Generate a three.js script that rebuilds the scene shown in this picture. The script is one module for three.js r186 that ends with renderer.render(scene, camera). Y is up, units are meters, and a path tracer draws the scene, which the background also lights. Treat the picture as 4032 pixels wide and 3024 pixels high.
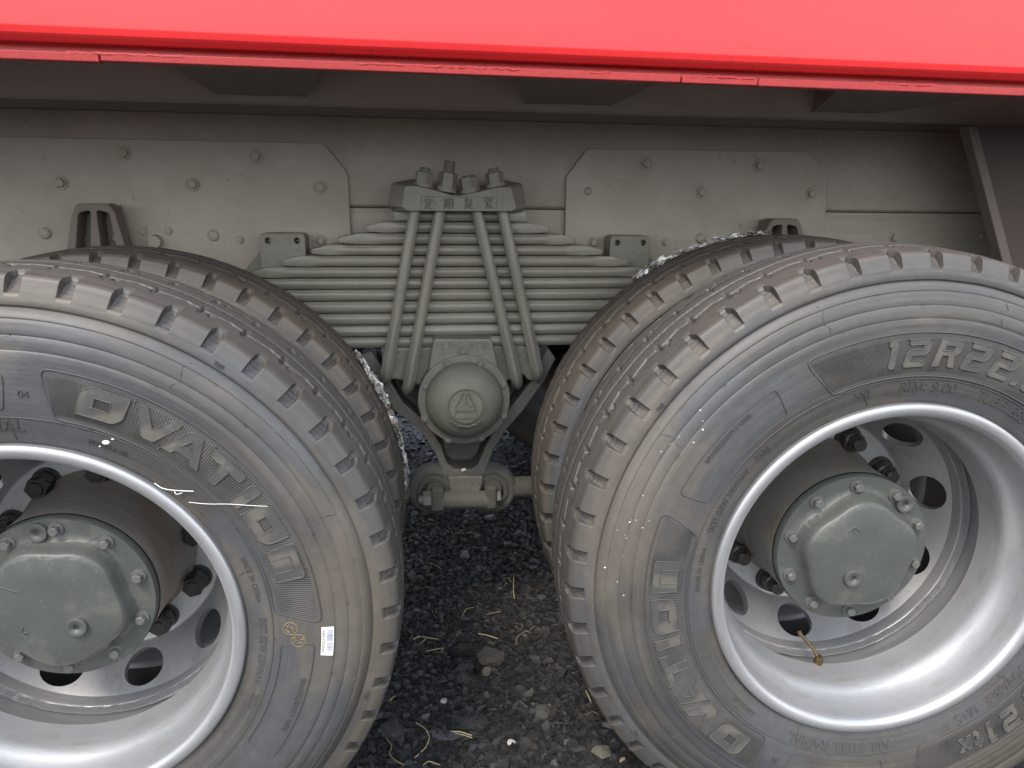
import * as THREE from 'three';
import { mergeGeometries, mergeVertices, toCreasedNormals } from 'three/addons/utils/BufferGeometryUtils.js';
import { RoundedBoxGeometry } from 'three/addons/geometries/RoundedBoxGeometry.js';
import { ConvexGeometry } from 'three/addons/geometries/ConvexGeometry.js';
import { FontLoader } from 'three/addons/loaders/FontLoader.js';

// ---------------------------------------------------------------- camera, sky, sun, exposure
const scene = new THREE.Scene();
const camera = new THREE.PerspectiveCamera(56.79, 4 / 3, 0.02, 400);
camera.rotation.order = 'YXZ';
camera.position.set(-0.0952, 1.1421, 0.9978);
camera.rotation.set(-0.2514, -0.1334, 0.011);

const renderer = new THREE.WebGLRenderer({ antialias: true });
renderer.setSize(1024, 768);
renderer.toneMapping = THREE.LinearToneMapping;
renderer.toneMappingExposure = 3.15;
renderer.shadowMap.enabled = true;

// ---------------------------------------------------------------- seeded noise
function rng(seed) { let a = seed >>> 0; return () => { a = (a + 0x6D2B79F5) >>> 0; let t = a; t = Math.imul(t ^ (t >>> 15), t | 1); t ^= t + Math.imul(t ^ (t >>> 7), t | 61); return ((t ^ (t >>> 14)) >>> 0) / 4294967296; }; }
function hash2(x, y, s) { let h = Math.imul(x, 374761393) ^ Math.imul(y, 668265263) ^ Math.imul(s, 1442695041); h = Math.imul(h ^ (h >>> 13), 1274126177); return ((h ^ (h >>> 16)) >>> 0) / 4294967296; }
const sm = t => t * t * (3 - 2 * t), mix = (a, b, t) => a + (b - a) * t, clamp = (x, a = 0, b = 1) => x < a ? a : x > b ? b : x;
const sstep = (a, b, x) => sm(clamp((x - a) / (b - a)));
function vnoise(x, y, px, py, s) {        // tiling value noise, period px, py cells
  const x0 = Math.floor(x), y0 = Math.floor(y), fx = sm(x - x0), fy = sm(y - y0);
  const w = (i, p) => p ? ((i % p) + p) % p : i;
  const a = hash2(w(x0, px), w(y0, py), s), b = hash2(w(x0 + 1, px), w(y0, py), s), c = hash2(w(x0, px), w(y0 + 1, py), s), d = hash2(w(x0 + 1, px), w(y0 + 1, py), s);
  return mix(mix(a, b, fx), mix(c, d, fx), fy);
}
function fbm(u, v, cx, cy, oct, s) { let r = 0, a = 0.5, n = 0; for (let o = 0; o < oct; o++) { r += a * vnoise(u * cx, v * cy, cx, cy, s + o); n += a; a *= 0.5; cx *= 2; cy *= 2; } return r / n; }

// overcast sky: bright broken cloud, a little blue between
{
  const w = 512, h = 256, data = new Float32Array(w * h * 4);
  for (let j = 0; j < h; j++) for (let i = 0; i < w; i++) {
    const el = ((j + 0.5) / h - 0.5) * Math.PI, up = Math.sin(el), k = (j * w + i) * 4;
    const c = fbm(i / w, j / h, 6, 5, 5, 11), cl = sstep(0.34, 0.62, c);
    const hz = Math.exp(-Math.max(0, up) * 5);
    const base = 0.84 + 0.34 * sstep(0.02, 0.75, up);
    let r = mix(0.42, 1.0, cl), g = mix(0.58, 1.0, cl), b = mix(0.85, 1.03, cl);
    const t = c - 0.5;
    r = mix(r, 0.9, hz * 0.7) * base * (1 + t); g = mix(g, 0.92, hz * 0.7) * base * (1 + t); b = mix(b, 0.95, hz * 0.7) * base * (1 + t);
    if (up < 0) { r = 0.10; g = 0.10; b = 0.10; }
    data[k] = r; data[k + 1] = g; data[k + 2] = b; data[k + 3] = 1;
  }
  const sky = new THREE.DataTexture(data, w, h, THREE.RGBAFormat, THREE.FloatType);
  sky.mapping = THREE.EquirectangularReflectionMapping; sky.magFilter = sky.minFilter = THREE.LinearFilter; sky.needsUpdate = true;
  scene.background = sky; scene.environment = sky;
}
const sun = new THREE.DirectionalLight(0xfff1de, 1.3);
sun.position.set(-2.2, 6.5, 3.4); sun.target.position.set(0, 0.6, -0.3);
sun.castShadow = true; sun.shadow.radius = 32; sun.shadow.mapSize.set(2048, 2048);
Object.assign(sun.shadow.camera, { left: -4, right: 4, top: 4, bottom: -4, near: 0.5, far: 20 });
scene.add(sun, sun.target);

// ---------------------------------------------------------------- naming and grouping
const used = new Map();
function numbered(n) { const k = used.get(n) || 0; used.set(n, k + 1); return k ? n + '_' + String(k).padStart(3, '0') : n; }
function tag(o, label, category, group, kind) { o.userData = {}; if (label) o.userData.label = label; if (category) o.userData.category = category; if (group) o.userData.group = group; if (kind) o.userData.kind = kind; return o; }
function prep(g) {
  let q = g.index ? g.toNonIndexed() : g;
  if (!q.attributes.normal) q.computeVertexNormals();
  if (!q.attributes.uv) triUV(q);
  for (const k of Object.keys(q.attributes)) if (!['position', 'normal', 'uv'].includes(k)) q.deleteAttribute(k);
  q.morphAttributes = {}; q.clearGroups(); return q;
}
function triUV(q, s = 1) {
  const p = q.attributes.position, n = q.attributes.normal, uv = new Float32Array(p.count * 2);
  for (let i = 0; i < p.count; i++) {
    const ax = Math.abs(n.getX(i)), ay = Math.abs(n.getY(i)), az = Math.abs(n.getZ(i));
    let u, v; if (az >= ax && az >= ay) { u = p.getX(i); v = p.getY(i); } else if (ay >= ax) { u = p.getX(i); v = p.getZ(i); } else { u = p.getZ(i); v = p.getY(i); }
    uv[2 * i] = u * s; uv[2 * i + 1] = v * s;
  }
  q.setAttribute('uv', new THREE.BufferAttribute(uv, 2)); return q;
}
function merge(list) { const a = (Array.isArray(list) ? list : [list]).map(prep); return a.length === 1 ? a[0] : mergeGeometries(a); }
function metre(g) { const q = prep(g); return triUV(q); }
function part(name, geos, mat, parent, label) {
  const m = new THREE.Mesh(merge(geos), mat); m.name = numbered(name); if (label) m.userData.label = label; parent.add(m); return m;
}
function holder(name, parent, label) { const g = new THREE.Group(); g.name = numbered(name); if (label) g.userData.label = label; parent.add(g); return g; }

// ---------------------------------------------------------------- textures
function tex(w, h, fn, srgb) {
  const d = new Uint8Array(w * h * 4);
  const enc = x => { x = clamp(x); return 255 * (x <= 0.0031308 ? 12.92 * x : 1.055 * Math.pow(x, 1 / 2.4) - 0.055); };
  for (let j = 0; j < h; j++) for (let i = 0; i < w; i++) {
    const c = fn((i + 0.5) / w, (j + 0.5) / h), k = (j * w + i) * 4;
    if (Array.isArray(c)) for (let n = 0; n < 3; n++) d[k + n] = Math.round(srgb ? enc(c[n]) : 255 * clamp(c[n]));
    else d[k] = d[k + 1] = d[k + 2] = Math.round(srgb ? enc(c) : 255 * clamp(c));
    d[k + 3] = 255;
  }
  const t = new THREE.DataTexture(d, w, h, THREE.RGBAFormat, THREE.UnsignedByteType);
  t.wrapS = t.wrapT = THREE.RepeatWrapping; t.magFilter = THREE.LinearFilter; t.minFilter = THREE.LinearMipmapLinearFilter; t.generateMipmaps = true;
  if (srgb) t.colorSpace = THREE.SRGBColorSpace; t.needsUpdate = true; return t;
}
const rep = (t, x, y) => { const c = t.clone(); c.repeat.set(x, y); c.needsUpdate = true; return c; };
const lerp3 = (a, b, t) => [mix(a[0], b[0], t), mix(a[1], b[1], t), mix(a[2], b[2], t)];

// chassis paint: olive grey with dust, small chips and scuffs
const paintMap = tex(512, 512, (u, v) => {
  const a = fbm(u, v, 4, 4, 5, 3), b = fbm(u, v, 40, 40, 3, 9), c = fbm(u, v, 90, 60, 2, 31), d = fbm(u, v, 9, 7, 4, 55);
  let k = lerp3([0.278, 0.259, 0.211], [0.310, 0.289, 0.237], sstep(0.35, 0.65, a));
  k = k.map(x => x * (0.93 + 0.14 * b));
  if (c > 0.885) k = lerp3(k, [0.12, 0.10, 0.08], 0.5);
  return lerp3(k, [0.34, 0.30, 0.24], 0.25 * sstep(0.5, 0.72, d));
}, true);
const paintRough = tex(256, 256, (u, v) => 0.40 + 0.32 * fbm(u, v, 8, 8, 5, 71));
const castBump = tex(512, 512, (u, v) => 0.6 * fbm(u, v, 26, 26, 3, 17) + 0.4 * fbm(u, v, 90, 90, 2, 18));
const fineBump = tex(256, 256, (u, v) => fbm(u, v, 48, 48, 3, 27));
const M = {};
M.paint = new THREE.MeshStandardMaterial({ map: rep(paintMap, 1.6, 1.6), roughnessMap: rep(paintRough, 3, 3), roughness: 0.95, bumpMap: rep(fineBump, 7, 7), bumpScale: 0.0003 });
M.plate = new THREE.MeshStandardMaterial({ map: rep(paintMap, 1.1, 1.1), roughnessMap: rep(paintRough, 2, 2), roughness: 1.0, bumpMap: rep(fineBump, 9, 9), bumpScale: 0.0002 });
M.cast = new THREE.MeshStandardMaterial({ map: rep(paintMap, 2.3, 2.3), color: 0xc0c4c1, roughnessMap: rep(paintRough, 4, 4), roughness: 0.85, bumpMap: rep(castBump, 5, 5), bumpScale: 0.0016 });
M.leaf = new THREE.MeshStandardMaterial({ map: rep(paintMap, 2, 2), color: 0xcfd3d2, roughnessMap: rep(paintRough, 5, 5), roughness: 0.62, bumpMap: rep(fineBump, 10, 10), bumpScale: 0.0003 });
M.bracket = new THREE.MeshStandardMaterial({ map: rep(paintMap, 3, 3), color: 0xb2b6b9, roughness: 0.6, bumpMap: rep(castBump, 8, 8), bumpScale: 0.002 });
M.hubcap = new THREE.MeshStandardMaterial({ map: tex(512, 512, (u, v) => {
  const a = fbm(u, v, 5, 5, 5, 201), b = fbm(u, v, 60, 60, 2, 203), c = fbm(u, v, 70, 70, 2, 207);
  let k = lerp3([0.054, 0.062, 0.057], [0.072, 0.079, 0.072], a); k = lerp3(k, [0.13, 0.125, 0.10], 0.28 * sstep(0.56, 0.70, a)); k = k.map(x => x * (0.92 + 0.16 * b));
  return c > 0.875 ? lerp3(k, [0.22, 0.22, 0.19], 0.5) : k; }, true), roughness: 0.46 });
M.hubcap.map.repeat.set(4, 4);
M.hub = new THREE.MeshStandardMaterial({ map: tex(512, 256, (u, v) => {
  const a = fbm(u, v, 5, 3, 5, 301), b = fbm(u, v, 10, 40, 3, 305), c = fbm(u, v, 7, 4, 5, 309);
  let k = lerp3([0.155, 0.145, 0.128], [0.25, 0.235, 0.21], a); k = k.map(x => x * (0.8 + 0.4 * b));
  return lerp3(k, [0.18, 0.105, 0.055], 0.42 * sstep(0.55, 0.72, c)); }, true), roughness: 0.6, metalness: 0.1 });
M.silver = new THREE.MeshPhysicalMaterial({ map: tex(512, 512, (u, v) => {
  const a = fbm(u, v, 6, 6, 5, 401), b = fbm(u, v, 80, 80, 2, 402), s = fbm(u, v, 11, 8, 5, 405);
  const f = fbm(u, v, 120, 120, 2, 409); let k = lerp3([0.35, 0.355, 0.365], [0.42, 0.425, 0.43], a).map(x => x * (0.95 + 0.10 * b)); if (f > 0.86) k = lerp3(k, [0.14, 0.11, 0.09], 0.5); return lerp3(k, [0.26, 0.215, 0.175], 0.26 * sstep(0.55, 0.74, s)); }, true),
  metalness: 0.68, roughness: 0.44, clearcoat: 0.12, clearcoatRoughness: 0.3 });
M.silver.map.repeat.set(3, 3);
M.weld = new THREE.MeshStandardMaterial({ color: new THREE.Color().setRGB(0.38, 0.385, 0.395), metalness: 0.72, roughness: 0.33, bumpMap: rep(castBump, 20, 20), bumpScale: 0.002 });
M.nut = new THREE.MeshStandardMaterial({ color: 0x3a3733, metalness: 0.25, roughness: 0.42 });
M.nutcap = new THREE.MeshStandardMaterial({ color: 0x1f1f1e, roughness: 0.38 });
M.bolt = new THREE.MeshStandardMaterial({ map: rep(paintMap, 6, 6), color: 0xfaf8f4, roughness: 0.65 });
M.capPaint = new THREE.MeshStandardMaterial({ map: rep(paintMap, 2.3, 2.3), color: 0xb4bab8, roughness: 0.42, bumpMap: rep(fineBump, 6, 6), bumpScale: 0.0008 });
M.castbolt = new THREE.MeshStandardMaterial({ map: rep(paintMap, 6, 6), color: 0xb6bcc0, roughness: 0.55 });
M.capbolt = new THREE.MeshStandardMaterial({ color: new THREE.Color().setRGB(0.105, 0.108, 0.102), roughness: 0.5, metalness: 0.1 });
M.brass = new THREE.MeshStandardMaterial({ color: 0x54462f, metalness: 0.6, roughness: 0.45 });
M.red = new THREE.MeshPhysicalMaterial({ map: tex(1024, 256, (u, v) => {
  const a = fbm(u, v, 8, 3, 5, 501), b = fbm(u, v, 300, 80, 2, 503), c = fbm(u, v, 160, 40, 2, 507);
  let k = lerp3([0.58, 0.014, 0.018], [0.66, 0.020, 0.022], a).map(x => x * (0.97 + 0.06 * b)); return c > 0.86 ? lerp3(k, [0.28, 0.02, 0.02], 0.7) : k; }, true),
  roughness: 0.5, clearcoat: 0.62, clearcoatRoughness: 0.18, specularIntensity: 0.6, bumpMap: tex(512, 128, (u, v) => fbm(u, v, 14, 4, 3, 511)), bumpScale: 0.003 });
M.redrough = new THREE.MeshPhysicalMaterial({ color: new THREE.Color().setRGB(0.60, 0.026, 0.026), roughness: 0.6, clearcoat: 0.35, clearcoatRoughness: 0.4, bumpMap: rep(castBump, 14, 14), bumpScale: 0.002 });
M.floor = new THREE.MeshStandardMaterial({ map: rep(tex(256, 256, (u, v) => lerp3([0.36, 0.315, 0.270], [0.46, 0.405, 0.35], fbm(u, v, 6, 6, 5, 611)), true), 1.5, 1.5), roughness: 0.7 });
M.bearerShade = new THREE.MeshStandardMaterial({ color: new THREE.Color().setRGB(0.26, 0.215, 0.185), roughness: 0.75, bumpMap: rep(fineBump, 6, 6), bumpScale: 0.0006 });  // beam paint with the shade of downward faces put into its colour
M.guard = new THREE.MeshStandardMaterial({ color: 0x4c423c, roughness: 0.75, bumpMap: rep(fineBump, 6, 6), bumpScale: 0.0006 });
M.guardrim = new THREE.MeshStandardMaterial({ color: 0x665d55, roughness: 0.6 });
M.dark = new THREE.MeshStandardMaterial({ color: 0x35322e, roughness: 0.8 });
M.rustShade = new THREE.MeshStandardMaterial({ color: 0x3a3029, roughness: 0.85, bumpMap: rep(castBump, 10, 10), bumpScale: 0.002 });

// ---------------------------------------------------------------- shape helpers
const V3 = (x, y, z) => new THREE.Vector3(x, y, z), D2R = Math.PI / 180;
function box(w, h, d, x, y, z, r = 0.002) { const g = r ? new RoundedBoxGeometry(w, h, d, 2, Math.min(r, w / 2.1, h / 2.1, d / 2.1)) : new THREE.BoxGeometry(w, h, d); g.translate(x, y, z); return g; }
function cylZ(r0, r1, len, x, y, z, seg = 32, open = false) { const g = new THREE.CylinderGeometry(r1, r0, len, seg, 1, open); g.rotateX(Math.PI / 2); g.translate(x, y, z + len / 2); return g; } // from z (r0) to z+len (r1)
function latheZ(pts, seg = 64, a0 = 0, a1 = Math.PI * 2) { // pts [r, z] -> revolve round z
  const g = new THREE.LatheGeometry(pts.map(p => new THREE.Vector2(p[0], p[1])), seg, a0, a1); g.rotateX(Math.PI / 2); return g;
}
function rod(a, b, r, seg = 14) { const d = b.clone().sub(a), g = new THREE.CylinderGeometry(r, r, d.length(), seg); g.applyQuaternion(new THREE.Quaternion().setFromUnitVectors(V3(0, 1, 0), d.clone().normalize())); const m = a.clone().add(b).multiplyScalar(0.5); g.translate(m.x, m.y, m.z); return g; }
function tube(pts, r, n = 24, k = 8) { return new THREE.TubeGeometry(new THREE.CatmullRomCurve3(pts), n, r, k, false); }
function poly(pts) { const s = new THREE.Shape(); pts.forEach((p, i) => i ? s.lineTo(p[0], p[1]) : s.moveTo(p[0], p[1])); s.closePath(); return s; }
function roundPoly(pts, r) { // rounded corners
  const s = new THREE.Shape(), n = pts.length;
  for (let i = 0; i < n; i++) {
    const p = pts[i], a = pts[(i + n - 1) % n], b = pts[(i + 1) % n], ra = Array.isArray(r) ? r[i] : r;
    const la = Math.hypot(a[0] - p[0], a[1] - p[1]), lb = Math.hypot(b[0] - p[0], b[1] - p[1]), q = Math.min(ra, la / 2, lb / 2);
    const s0 = [p[0] + (a[0] - p[0]) / la * q, p[1] + (a[1] - p[1]) / la * q], s1 = [p[0] + (b[0] - p[0]) / lb * q, p[1] + (b[1] - p[1]) / lb * q];
    i ? s.lineTo(...s0) : s.moveTo(...s0); s.quadraticCurveTo(p[0], p[1], s1[0], s1[1]);
  }
  s.closePath(); return s;
}
function ext(shape, depth, z, bev = 0.0015, seg = 6) { const b = Math.min(bev, depth / 2.2), g = new THREE.ExtrudeGeometry(shape, { depth: depth - 2 * b, bevelEnabled: b > 0, bevelSize: b, bevelThickness: b, bevelOffset: -b, bevelSegments: 2, curveSegments: seg }); g.translate(0, 0, z + b); return g; }
function loft(secs, crease = 0.7, cap = true) { // secs: arrays of Vector3, same count, closed loops
  const pos = [], n = secs[0].length, tri = (a, b, c) => pos.push(a.x, a.y, a.z, b.x, b.y, b.z, c.x, c.y, c.z);
  for (let i = 0; i + 1 < secs.length; i++) for (let j = 0; j < n; j++) { const k = (j + 1) % n, a = secs[i][j], b = secs[i][k], c = secs[i + 1][k], d = secs[i + 1][j]; tri(a, b, c); tri(a, c, d); }
  if (cap) for (const [s, f] of [[secs[0], 1], [secs[secs.length - 1], 0]]) { const c = s.reduce((m, p) => m.add(p), V3(0, 0, 0)).multiplyScalar(1 / n); for (let j = 0; j < n; j++) { const k = (j + 1) % n; f ? tri(c, s[k], s[j]) : tri(c, s[j], s[k]); } }
  const g = new THREE.BufferGeometry(); g.setAttribute('position', new THREE.Float32BufferAttribute(pos, 3));
  return triUV(toCreasedNormals(mergeVertices(g, 1e-5), crease));
}
function hexG(r0, r1, h) { const g = new THREE.CylinderGeometry(r1, r0, h, 6).toNonIndexed(); g.computeVertexNormals(); return g; } // crisp hexagon, axis y
function hexBolt(r, h, x, y, z, turn = 0, washer = true) { // hex head facing +z, flange underneath
  const a = []; if (washer) a.push(cylZ(r * 1.5, r * 1.42, h * 0.25, 0, 0, 0, 20));
  const g = hexG(r, r, h * 0.72); g.rotateX(Math.PI / 2); g.translate(0, 0, h * 0.2 + h * 0.36); a.push(g);
  const c = hexG(r * 0.99, r * 0.8, h * 0.12); c.rotateX(Math.PI / 2); c.translate(0, 0, h * 0.92 + h * 0.06); a.push(c);
  const m = merge(a); m.rotateZ(turn); m.translate(x, y, z); return m;
}
function domeHead(r, h, x, y, z) { const p = []; for (let i = 0; i <= 8; i++) { const t = i / 8 * Math.PI / 2; p.push([r * Math.cos(t) + 1e-5, h * Math.sin(t)]); } const g = latheZ(p, 24); g.translate(x, y, z); return g; }

const fl = new FontLoader();
const [fBold, fReg] = await Promise.all([fl.loadAsync('fonts/droid/droid_sans_bold.typeface.json'), fl.loadAsync('fonts/droid/droid_sans_regular.typeface.json')]);
function textShapes(font, str, h) { // centred shapes, cap height h
  const size = h / 0.72, sh = font.generateShapes(str, size); let x0 = 1e9, x1 = -1e9;
  for (const s of sh) for (const p of s.getPoints(3)) { x0 = Math.min(x0, p.x); x1 = Math.max(x1, p.x); }
  return { sh, x0, x1, h };
}
function flatText(font, str, h, depth, x, y, z) { const t = textShapes(font, str, h); const g = new THREE.ExtrudeGeometry(t.sh, { depth, bevelEnabled: false, curveSegments: 3 }); g.translate(-(t.x0 + t.x1) / 2, -h / 2, 0); g.translate(x, y, z); return g; }

// ---------------------------------------------------------------- TYRE
// outer sidewall profile, z relative to the tyre's centre plane
const SIDE = [[0.2870, 0.100], [0.2895, 0.113], [0.2935, 0.118], [0.2965, 0.1195], [0.2985, 0.1195], [0.2992, 0.1175], [0.3010, 0.1175], [0.3017, 0.1195], [0.308, 0.1215], [0.318, 0.1245], [0.330, 0.1275], [0.345, 0.1305], [0.362, 0.1325], [0.380, 0.1335], [0.398, 0.1335], [0.4135, 0.1325],
  [0.424, 0.1325], [0.4315, 0.1319], [0.4329, 0.1298], [0.4341, 0.1296], [0.4359, 0.1307], [0.444, 0.1298], [0.4510, 0.1282], [0.4524, 0.1261], [0.4536, 0.1259], [0.4554, 0.1270], [0.463, 0.1252], [0.4715, 0.1222], [0.4729, 0.1201], [0.4741, 0.1199], [0.4759, 0.1210], [0.481, 0.1165], [0.4862, 0.1118], [0.4872, 0.1086], [0.4884, 0.1084], [0.4894, 0.1108], [0.4904, 0.1118]];
const sideZ = r => { for (let i = 1; i < SIDE.length; i++) if (r <= SIDE[i][0]) { const a = SIDE[i - 1], b = SIDE[i]; return mix(a[1], b[1], (r - a[0]) / (b[0] - a[0])); } return 0.112; };
const SECT = 50, PITCH = Math.PI * 2 / SECT;
function makeTyre(seed) {
  // one half of the profile from tread centre outwards: [r, z, kind params]
  const half = [];
  const crown = z => 0.5375 - 0.0085 * Math.pow(z / 0.1, 2.2);
  for (const z of [0, 0.0026, 0.0032, 0.012, 0.022, 0.030, 0.0384, 0.0390, 0.0424, 0.0430, 0.0440, 0.0530, 0.0538, 0.064, 0.0765, 0.0772, 0.079, 0.081, 0.0855, 0.090, 0.0934, 0.0945]) half.push([crown(z), z]);
  half.push([0.5284, 0.0980], [0.5270, 0.1005], [0.5245, 0.1022], [0.520, 0.1042], [0.514, 0.1066], [0.509, 0.1085], [0.5060, 0.1093], [0.5053, 0.1095], [0.500, 0.1108], [0.4950, 0.1118]);
  for (let i = SIDE.length - 1; i >= 0; i--) half.push(SIDE[i]);
  const rows = []; for (let i = half.length - 1; i > 0; i--) rows.push([half[i][0], -half[i][1]]); for (const p of half) rows.push(p);
  const U = [0, 0.07, 0.075, 0.17, 0.175, 0.24, 0.296, 0.308, 0.316, 0.330, 0.38, 0.44, 0.50, 0.56, 0.62, 0.670, 0.684, 0.692, 0.704, 0.76, 0.825, 0.83, 0.925, 0.93];
  const nu = U.length, NC = SECT * nu, NR = rows.length;
  // arc length for the v coordinate
  const len = [0]; for (let i = 1; i < NR; i++) len.push(len[i - 1] + Math.hypot(rows[i][0] - rows[i - 1][0], rows[i][1] - rows[i - 1][1]));
  const pos = new Float32Array((NC + 1) * NR * 3), uv = new Float32Array((NC + 1) * NR * 2);
  const halfW = a => a > 0.094 ? 0.140 : mix(0.064, 0.140, clamp((a - 0.0772) / 0.011)); // half width of the shoulder notch, in pitches
  for (let i = 0; i < NR; i++) {
    const [r0, z0] = rows[i], az = Math.abs(z0), sg = Math.sign(z0) || 1, onTread = r0 > 0.5285 && az < 0.0946;
    const inNotch = (onTread && az > 0.0768) || (!onTread && r0 > 0.5056);
    for (let c = 0; c <= NC; c++) {
      const cc = c % NC, sec = Math.floor(cc / nu), u = U[cc % nu];
      let t = u, r = r0, z = z0, d = 0;
      // shoulder notch centred at u = .5, edges at .312 / .688: warp columns so edges follow the taper
      const hw = onTread && az < 0.0772 ? 0.12 : halfW(onTread ? az : 0.1);
      if (u > 0.2 && u < 0.8) { const q = Math.abs(u - 0.5), k = q < 0.188 ? q * hw / 0.188 : mix(hw, 0.26, (q - 0.188) / 0.072); t = 0.5 + Math.sign(u - 0.5) * (q > 0.26 ? q : k); }
      // slant the notch a little as it climbs
      if (inNotch && onTread) t += 0.035 * sg * (0.0945 - az) / 0.018 * (1 - Math.abs(u - 0.5) * 2);
      if (onTread) {
        const zig = Math.abs(((u * 2 + (sg > 0 ? 0 : 1)) % 2) - 1) * 2 - 1;
        const amp = az < 0.066 && az > 0.001 ? 0.0045 : az <= 0.001 ? 0 : 0.0045 * clamp((0.0722 - az) / 0.006);
        const frac = az < 0.0384 ? az / 0.0384 : 1;
        z = z0 + zig * amp * frac * sg;
        if (az > 0.0387 && az < 0.0427) d = 0.010;
        if (az < 0.0029) d = 0.006;
        if (az > 0.0428 && az < 0.0534 && ((u > 0.072 && u < 0.173) || (u > 0.827 && u < 0.928 && (sec % 2)))) d = 0.0075;
        if (az > 0.0290 && az < 0.0387 && (u > 0.072 && u < 0.173)) d = Math.max(d, 0.006);
      }
      if (inNotch && u > 0.312 && u < 0.688) { const q = Math.abs(u - 0.5) < 0.15 ? 1 : 0.92; if (onTread) { r -= 0.0110 * q * mix(0.78, 1, clamp((az - 0.0772) / 0.004)); z -= sg * 0.0105 * q * clamp((az - 0.0830) / 0.0140); } else { z -= sg * q * mix(0.0060, 0.0105, clamp((r0 - 0.5056) / 0.009)); r -= 0.0110 * q * clamp((r0 - 0.5080) / 0.019); } }
      if (d) { const dr = 0.468 - r, dz = sg * 0.052 - z, L = Math.hypot(dr, dz); if (onTread && az < 0.066) r -= d; else { r += dr / L * d; z += dz / L * d; } }
      // slight unevenness of moulded rubber
      const wob = 0.0004 * (vnoise(cc / NC * 90, i * 0.06, 90, 0, seed) - 0.5); r += wob;
      const th = (sec + t) * PITCH + 4.5 * D2R * 0 + (6.3 / 360 * Math.PI * 2 - 0.5 * PITCH) + (c === NC ? Math.PI * 2 : 0);
      const k = (i * (NC + 1) + c);
      pos[k * 3] = r * Math.cos(th); pos[k * 3 + 1] = r * Math.sin(th); pos[k * 3 + 2] = z;
      uv[k * 2] = th / (Math.PI * 2); uv[k * 2 + 1] = len[i] / len[NR - 1];
    }
  }
  const idx = new Uint32Array(NC * (NR - 1) * 6); let q = 0;
  for (let i = 0; i + 1 < NR; i++) for (let c = 0; c < NC; c++) { const a = i * (NC + 1) + c, b = a + 1, e = a + NC + 1, f = e + 1; idx[q++] = a; idx[q++] = b; idx[q++] = f; idx[q++] = a; idx[q++] = f; idx[q++] = e; }
  const g = new THREE.BufferGeometry(); g.setAttribute('position', new THREE.BufferAttribute(pos, 3)); g.setAttribute('uv', new THREE.BufferAttribute(uv, 2)); g.setIndex(new THREE.BufferAttribute(idx, 1));
  g.computeVertexNormals(); // even out the plain wall rows, then weld the seam
  for (let i = 0; i < NR; i++) if (rows[i][0] < 0.4951) { const q = g.attributes.normal; let a = 0, b = 0; for (let c = 0; c < NC; c++) { const k = i * (NC + 1) + c, th = uv[k * 2] * Math.PI * 2; a += q.getX(k) * Math.cos(th) + q.getY(k) * Math.sin(th); b += q.getZ(k); } const L = Math.hypot(a, b); for (let c = 0; c <= NC; c++) { const k = i * (NC + 1) + c, th = uv[k * 2] * Math.PI * 2; q.setXYZ(k, a / L * Math.cos(th), a / L * Math.sin(th), b / L); } }
  const nn = g.attributes.normal; for (let i = 0; i < NR; i++) { const a = i * (NC + 1), b = a + NC; const x = nn.getX(a) + nn.getX(b), y = nn.getY(a) + nn.getY(b), z = nn.getZ(a) + nn.getZ(b), L = Math.hypot(x, y, z); nn.setXYZ(a, x / L, y / L, z / L); nn.setXYZ(b, x / L, y / L, z / L); }
  return g;
}
function rubberTex(seed, brown, w, h) {
  return tex(w, h, (u, v) => {
    const e = Math.abs(v - 0.5) * 2;             // 0 tread centre, 1 bead
    const tread = 1 - sstep(0.26, 0.34, e);
    const st = fbm(u, v, 10, 160, 3, seed), st2 = fbm(u, v, 40, 220, 2, seed + 4), a = fbm(u, v, 14, 6, 5, seed + 9), b = fbm(u, v, 9, 8, 5, seed + 17), f = fbm(u, v, 260, 60, 2, seed + 23), g = fbm(u, v, 20, 30, 4, seed + 29);
    let k = lerp3([0.042, 0.040, 0.037], [0.071, 0.067, 0.061], clamp(0.5 + 1.3 * (st - 0.5) + 0.7 * (a - 0.5)));
    k = lerp3(k, [0.058, 0.064, 0.074], 0.6 * sstep(0.50, 0.66, a) * (1 - tread));           // bluish sky sheen painted into the wall colour
    k = lerp3(k, [0.118, 0.100, 0.076], 0.55 * sstep(0.54, 0.70, b) * (1 - tread) * (0.4 + 0.9 * g));   // tan dried mud
    k = lerp3(k, [0.030, 0.033, 0.039], 0.6 * sstep(0.60, 0.72, fbm(u, v, 7, 5, 4, seed + 41)) * (1 - tread)); // wet looking wipes
    k = lerp3(k, lerp3([0.048, 0.043, 0.037], [0.090, 0.073, 0.055], clamp(st2 * 1.5 - 0.35)), tread * mix(0.30, 0.95, brown) * (0.55 + 0.7 * b));
    return k.map(x => x * (0.9 + 0.2 * f));
  }, true);
}
const rubOut = rubberTex(601, 0.05, 2048, 1024), rubIn = rubberTex(733, 1, 1024, 512);
const rubBump = tex(1024, 512, (u, v) => 0.6 * fbm(u, v, 30, 180, 3, 811) + 0.4 * fbm(u, v, 300, 150, 2, 815));
M.rubber = new THREE.MeshStandardMaterial({ map: rubOut, roughness: 0.52, bumpMap: rubBump, bumpScale: 0.0006 });
M.rubberInner = new THREE.MeshStandardMaterial({ map: rubIn, roughness: 0.62, bumpMap: rubBump, bumpScale: 0.0008 });
M.letter = new THREE.MeshStandardMaterial({ map: rep(tex(256, 256, (u, v) => { const a = fbm(u, v, 5, 5, 4, 901); return lerp3([0.055, 0.054, 0.052], [0.097, 0.090, 0.077], sstep(0.35, 0.7, a)); }, true), 9, 9), roughness: 0.55 });
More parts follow.
